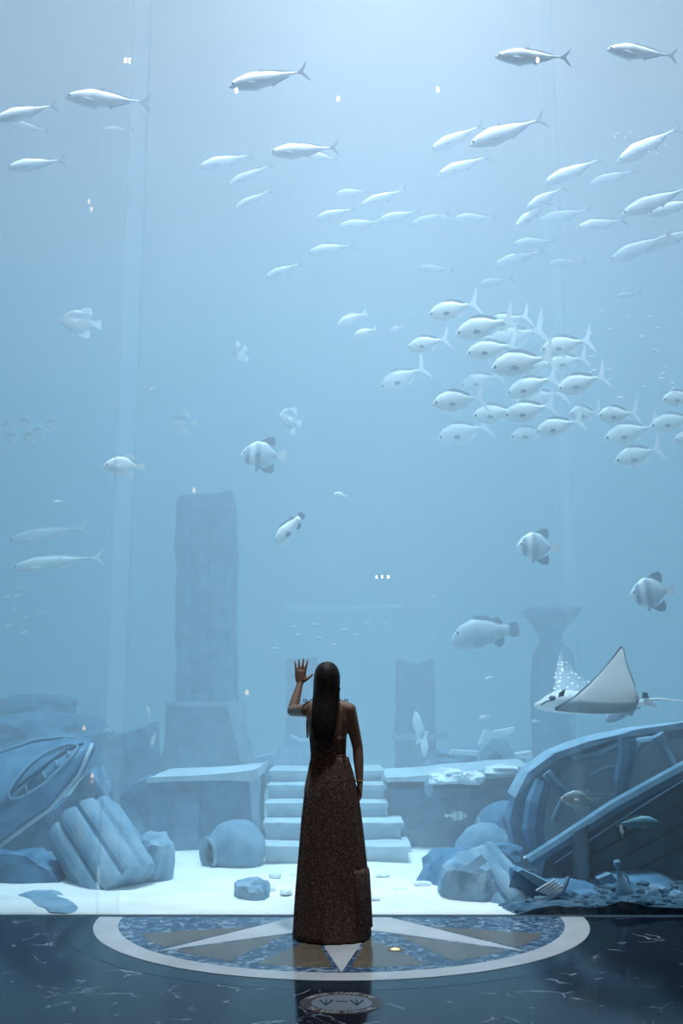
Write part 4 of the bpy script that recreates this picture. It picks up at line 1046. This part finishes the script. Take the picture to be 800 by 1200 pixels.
for n_, t_, Y, lab, yw in [
    ((502, 369), (562, 356), 9.4, 'silver bream at the top front of the school', None), ((534, 391), (604, 375), 9.1, 'large bright bream second from the top of the school', None),
    ((477, 407), (527, 398), 9.7, 'small white bream ahead of the school', None), ((546, 415), (608, 404), 9.3, 'bream with dark fin spot under the large bright bream', None),
    ((574, 434), (652, 417), 9.0, 'largest grey-backed bream in the middle of the school', None), ((634, 409), (694, 400), 9.5, 'pale bream at the top rear of the school', None),
    ((640, 430), (690, 418), 10.0, 'white bream tucked under the pale top-rear bream', None), ((596, 458), (652, 446), 9.4, 'dark-backed bream below the largest grey-backed bream', -.5),
    ((653, 457), (712, 440), 9.2, 'bright bream with tall tail at the rear of the school', None), ((445, 455), (501, 430), 10.8, 'faint outlined bream trailing low ahead of the school', None),
    ((506, 475), (570, 464), 9.3, 'bream leading the lower row of the school', None), ((553, 489), (612, 480), 10.0, 'pale bream second in the lower row', None),
    ((590, 488), (652, 475), 9.3, 'grey-finned bream third in the lower row', None), ((512, 515), (576, 498), 11.0, 'faint bream under the leader of the lower row', None),
    ((597, 514), (644, 503), 11.0, 'faint small bream under the third of the lower row', None), ((628, 506), (684, 493), 9.2, 'brightest white bream of the lower row', None),
    ((664, 489), (708, 481), 9.8, 'white bream facing head-on, fourth in the lower row', .5), ((698, 490), (751, 482), 9.3, 'bright white bream at the tail end of the lower row', None),
    ((709, 514), (772, 500), 9.9, 'pale bream below the tail end of the lower row', None), ((719, 543), (778, 524), 9.8, 'dusky bream lowest of the school with dark tail', None),
    ((774, 471), (822, 461), 9.5, 'bream cut by the frame edge, topmost there', None), ((763, 499), (818, 489), 9.8, 'dusky bream cut by the frame edge, middle one there', None),
    ((788, 518), (836, 507), 10.0, 'bream cut by the frame edge, lowest there', None), ((570, 382), (622, 370), 10.4, 'dark-tailed bream mostly hidden behind the large bright bream', None),
    ((604, 433), (658, 424), 10.3, 'pale bream mostly hidden behind the largest grey-backed bream', None), ((560, 404), (640, 388), 10.9, 'faint bream deep inside the top of the school', None),
    ((540, 452), (590, 440), 11.5, 'ghostly bream between upper and lower rows of the school', None), ((600, 474), (664, 460), 11.0, 'faint bream behind the dark-backed bream', None),
]: fish('bream', n_, t_, Y + .7, lab, BG, yaw=yw, hs=1.22)
fish('batpale', (70, 377), (118, 379), 10.6, 'pale outlined batfish alone on the left above the white reef fish', 'batfish', hs=.86)
fish('bat', (281, 533), (335, 535), 9.8, 'banded batfish above the tall pillar side, silvery white edges', 'batfish', hs=.9)
fish('batwhite', (121, 547), (169, 546), 9.6, 'solid white plump reef fish left of the tall pillar top', 'reef fish', hs=.68)
fish('batpale', (328, 491), (352, 493), 10.8, 'small pale batfish turned away above the banded batfish', 'batfish', yaw=.8, hs=1.1)
fish('batpale', (197, 495), (230, 496), 13.4, 'ghostly batfish straight above the tall pillar', 'batfish', hs=.85)
fish('bat', (604, 641), (656, 641), 9.4, 'dark banded batfish above the grouper', 'batfish', hs=.92)
fish('bat', (738, 698), (790, 692), 9.1, 'dark banded batfish above the eagle ray wing', 'batfish', hs=1.0)
fish('batpale', (276, 420), (288, 408), 11.5, 'narrow pale batfish seen edge-on in open water', 'batfish', yaw=.9, hs=1.1)
fish('reef', (322, 637), (356, 602), 9.6, 'white reef fish diving nose-down beside the tall pillar', 'reef fish', hs=1.15)
fish('giant', (14, 666), (122, 652), 11.2, 'long pale giant fish, lower of the pair by the tall pillar', 'giant pale fish', yaw=.1, hs=.85)
fish('giant', (10, 634), (104, 617), 12.4, 'long faint giant fish, upper of the pair by the tall pillar', 'giant pale fish', yaw=.1, hs=.9)
fish('grouper', (527, 747), (609, 737), 10.2, 'heavy pale-backed grouper with rounded tail below the banded batfish', 'groupers', hs=1.3, yaw=.1)
fish('grouper', (708, 842), (750, 826), 9.4, 'dark grouper in the shadow under the eagle ray', 'groupers', hs=1.1)
fish('tang', (656, 936), (702, 938), 7.75, 'pale yellowish angelfish in front of the wreck ribs', 'reef fish', hs=.62, yaw=.05)
fish('blue', (770, 961), (722, 967), 7.6, 'blue-green wrasse facing out of frame over the wreck planks', 'reef fish', hs=.9, yaw=.1)
fish('bat', (547, 956), (521, 956), 9.9, 'small pale striped fish facing the wreck in front of the terrace wall', 'reef fish', hs=.62)
fish('front', (560, 958), (562, 972), 9.6, 'small white fish with spread fins beside the striped fish', 'small white fish', yaw=.2, hs=.8)
fish('front', (727, 966), (729, 982), 7.5, 'small white fish with spread fins below the blue-green wrasse', 'small white fish', yaw=.2, hs=.8)
for a, b, Y, lab, yw in [((391, 580), (407, 580), 10.5, 'small white fish head-on in open water right of the pillar top', .7), ((567, 796), (580, 793), 11, 'small white fish under the grouper', None), ((560, 842), (574, 839), 11, 'small pale round fish above the broken arch stones', .5), ((622, 846), (632, 845), 10, 'small white fish under the snout of the eagle ray', .6),
    ((62, 589), (74, 587), 11, 'small white fish above the giant pale pair', .4), ((395, 381), (431, 365), 11.6, 'pale blurred fish, upper of two in the open middle water', None), ((414, 394), (442, 384), 11.2, 'white blurred fish, lower of two in the open middle water', None), ((456, 389), (474, 381), 13, 'ghostly round fish left of the bream school front', .4),
    ((174, 458), (183, 452), 12.5, 'tiny pale fish alone above the pillar and the white reef fish', None), ((446, 1018), (456, 1002), 9.4, 'small white fish upright over the lowest stair', None), ((172, 828), (175, 840), 10.8, 'small white fish upright beside the pillar plinth, upper one', None), ((177, 874), (183, 858), 10.4, 'small bright fish upright beside the pillar plinth, lower one', None),
    ((487, 834), (491, 872), 11.6, 'slender pale fish hanging nose-up before the ruined pier', .3), ((497, 886), (499, 856), 11.4, 'slender pale fish hanging nose-down before the ruined pier', .3), ((692, 893), (701, 891), 9.0, 'small white fish in the dark wreck opening, upper one', None), ((700, 904), (708, 901), 9.0, 'small white fish in the dark wreck opening, lower one', None), ((250, 925), (256, 920), 10.3, 'small pale fish before the face of the carved block', None), ((505, 700), (512, 697), 11, 'tiny white fish in open water above the grouper', None), ((503, 748), (510, 746), 11.5, 'tiny pale fish just ahead of the grouper', None), ((68, 659), (72, 650), 10.5, 'tiny pale fish on the flank of the giant fish', None)]:
    fish('small', a, b, Y, lab, 'small white fish', yaw=yw)
rr = random.Random(11)
for k, (px, py) in enumerate([(8, 700), (20, 698), (18, 714), (32, 723), (46, 718), (9, 733), (28, 741), (22, 688)]):
    fish('small', (px - 4, py + 2), (px + 5, py - 2), 12 + rr.uniform(-.5, .5), 'tiny pale fish hovering in the faint cloud of fish by the left frame edge', 'faint cloud of tiny fish')
for k, (px, py) in enumerate([(14, 512), (30, 495), (36, 512), (62, 496), (10, 500), (46, 506)]):
    fish('batpale', (px - 9, py + 2), (px + 9, py - 1), 14.2, 'ghostly round fish in the faint group above the giant pale pair', 'faint round fish')
for k in range(26):
    px = rr.uniform(690, 792); py = rr.uniform(365, 478); s_ = rr.uniform(3, 5)
    fish('tiny', (px - s_, py + rr.uniform(-2, 2)), (px + s_, py + rr.uniform(-3, 2)), rr.uniform(9.5, 12.5), 'tiny silver fish scattered behind the bream school', 'tiny fish behind the school')
for k, (px, py) in enumerate([(345, 735), (368, 732), (350, 744), (375, 748), (404, 738), (430, 730), (450, 732), (392, 756), (322, 760), (418, 744)]):
    fish('tiny', (px - 5, py + 1), (px + 6, py - 1), 13 + rr.uniform(-.6, .6), 'tiny faint fish drifting above the head of the woman', 'tiny fish above the woman')

# ------------------------------------------------------------------ spotted eagle ray
def ray_skin():
    m = mat('spotted_ray_back', (.2, .28, .34), .5); b = m.node_tree.nodes['Principled BSDF']
    tc = nd(m, 'ShaderNodeTexCoord'); v = nd(m, 'ShaderNodeTexVoronoi'); v.inputs['Scale'].default_value = 26; v.inputs['Randomness'].default_value = .6
    r = nd(m, 'ShaderNodeValToRGB'); r.color_ramp.elements[0].position = .27; r.color_ramp.elements[0].color = (.85, .88, .88, 1); r.color_ramp.elements[1].position = .36; r.color_ramp.elements[1].color = (.17, .26, .33, 1)
    lk(m, tc.outputs['Object'], v.inputs['Vector']); lk(m, v.outputs['Distance'], r.inputs[0]); lk(m, r.outputs[0], b.inputs['Base Color']); return m
M_rayback = ray_skin(); M_raybelly = mat('white_ray_belly', (.92, .93, .93), .5)

bt = nd(M_raybelly, 'ShaderNodeBsdfTranslucent'); bt.inputs[0].default_value = (.9, .93, .95, 1); bx = nd(M_raybelly, 'ShaderNodeMixShader'); bx.inputs[0].default_value = .45
lk(M_raybelly, M_raybelly.node_tree.nodes['Principled BSDF'].outputs[0], bx.inputs[1]); lk(M_raybelly, bt.outputs[0], bx.inputs[2]); lk(M_raybelly, bx.outputs[0], M_raybelly.node_tree.nodes['Material Output'].inputs['Surface'])
M_rayedge = mat('dark_ray_edge', (.10, .15, .19), .5)
RY = 8.9
# px outline stations of each wing from root to tip: leading point, trailing point and depth offset
near = [((650, 831), (744, 833), -.24), ((674, 816), (749, 820), -.22), ((692, 800), (744, 805), -.17), ((707, 784), (738, 789), -.11), ((718, 770), (733, 774), -.05), ((727, 758), (730, 760), .0)]
far = [((650, 828), (742, 822), .12), ((645, 812), (712, 808), .25), ((647, 799), (692, 799), .34), ((650, 786), (676, 788), .42), ((654, 773), (664, 776), .48), ((656.5, 764), (659, 765), .52)]
def wing(rows, up):
    vsT = []; vsB = []; N = 12
    for i, (a, b, dy) in enumerate(rows):
        th = .05 * (1 - i / (len(rows) - 1)) + .006
        A = P(a[0], a[1], RY + dy); B = P(b[0], b[1], RY + dy)
        for j in range(N + 1):
            t = j / N; p = A.lerp(B, t); bul = th * math.sin(PI * min(1, .06 + .94 * t)) ** .6 + .002
            vsT.append(p + Vector((0, up[0] * bul, up[1] * bul))); vsB.append(p - Vector((0, up[0] * bul, up[1] * bul)))
    W1 = N + 1; R_ = len(rows); n0 = len(vsT); fs = []; mi = []
    for i in range(R_ - 1):
        for j in range(N):
            q = (i * W1 + j, i * W1 + j + 1, (i + 1) * W1 + j + 1, (i + 1) * W1 + j)
            fs.append(q); mi.append(0); fs.append(tuple(x + n0 for x in q[::-1])); mi.append(1)
        for j in (0, N):
            fs.append((i * W1 + j, (i + 1) * W1 + j, (i + 1) * W1 + j + n0, i * W1 + j + n0)); mi.append(2)
    for i in (0, R_ - 1):
        for j in range(N): fs.append((i * W1 + j, i * W1 + j + 1, i * W1 + j + 1 + n0, i * W1 + j + n0)); mi.append(1)
    return vsT + vsB, fs, mi
ray = empty('eagle_ray', P(695, 828, RY)); tag(ray, 'spotted eagle ray with white belly and raised wings gliding over the wreck', 'ray')
def ray_mesh(name, vs, fs, mi):
    me = mesh(name, vs, fs, True)
    for m in (M_rayback, M_raybelly, M_rayedge): me.materials.append(m)
    for p, k in zip(me.polygons, mi): p.material_index = k
    bm = bmesh.new(); bm.from_mesh(me); bmesh.ops.recalc_face_normals(bm, faces=bm.faces); bm.to_mesh(me); bm.free()
    o = bpy.data.objects.new(name, me); C.objects.link(o); return rel(o, ray)
vs, fs, mi = wing(near, (.75, .5)); ray_mesh('wing', vs, fs, mi)
vs, fs, mi = wing(far, (-.75, .5)); ray_mesh('wing', vs, fs, mi)
# trunk: a flattened body from snout to tail base
rows = [((626, 826.5), 2), ((632, 826.5), 5), ((640, 824.5), 9), ((652, 822), 12.5), ((668, 822.5), 13.5), ((690, 825), 12), ((715, 827), 9), ((740, 826), 5.5), ((757, 822), 3)]
rings = []
for i, (c, h_) in enumerate(rows):
    q = P(c[0], c[1], RY + .03); hh = h_ * RY / F_PX
    wy = hh * (1.3 if i > 2 else 1.0) + .01
    rings.append([q + Vector((0, wy * math.cos(2 * PI * k / 16), hh * math.sin(2 * PI * k / 16))) for k in range(16)])
mb = MB().loft(rings); o = mb.build('trunk', M_raybelly, smooth=True); rel(o, ray)
rel(MB().prism(pl([(655, 812), (662, 807), (660, 816), (654, 817)], RY - .12), 'y', RY - .135, RY - .11).build('gill_patch', M_rayedge), ray)
mb = MB(); ell(mb, P(647, 818, RY - .1), .03, .03, .022); rel(mb.build('eye', M_rayedge, smooth=True), ray)
rel(MB().tube([P(634, 826, RY - .06), P(640, 822, RY - .09), P(650, 820, RY - .12)], .006, 6).build('mouth_crease', M_rayedge), ray)
rel(MB().tube([P(755, 821, RY), P(770, 819, RY + .03), P(800, 822, RY + .1), P(850, 818, RY + .2)], [.014, .011, .008, .004], 8).build('tail', M_raybelly, smooth=True), ray)
rel(MB().prism(pl([(752, 820), (764, 824), (769, 828), (766, 829), (752, 826)], RY), 'y', RY - .06, RY - .04).build('pelvic_fin', M_raybelly), ray)
rel(MB().prism(pl([(752, 818), (753, 811), (758, 812), (760, 818)], RY), 'y', RY - .01, RY + .01).build('dorsal_fin', M_rayedge), ray)
# dark rim along the raised near wing
ed = [P(a[0], a[1], RY + dy) for a, b, dy in near[1:]] + [P(b[0], b[1], RY + dy) for a, b, dy in near[::-1][:4]]
rel(MB().tube(ed, [.004, .006, .008, .009, .009, .009, .007, .006, .004], 6).build('wing_edge', M_rayedge, smooth=True), ray)
for px, py in [(724, 156), (732, 161), (738, 156), (749, 160), (772, 165), (760, 178), (770, 180), (720, 160), (780, 170), (753, 172)]:
    mb = MB(); ell(mb, (0, 0, 0), 1, 1, 1, 10, 8)
    o = mb.build('bubble', M_fishwhite, smooth=True); o.location = P(px, py, 10.2); o.scale = (.011, .011, .011)
    tag(o, 'small white bubble rising beside the steeply climbing jack', 'bubble', 'bubbles by the climbing jack')
for p in protos.values():
    if 'used' in p: del p['used']
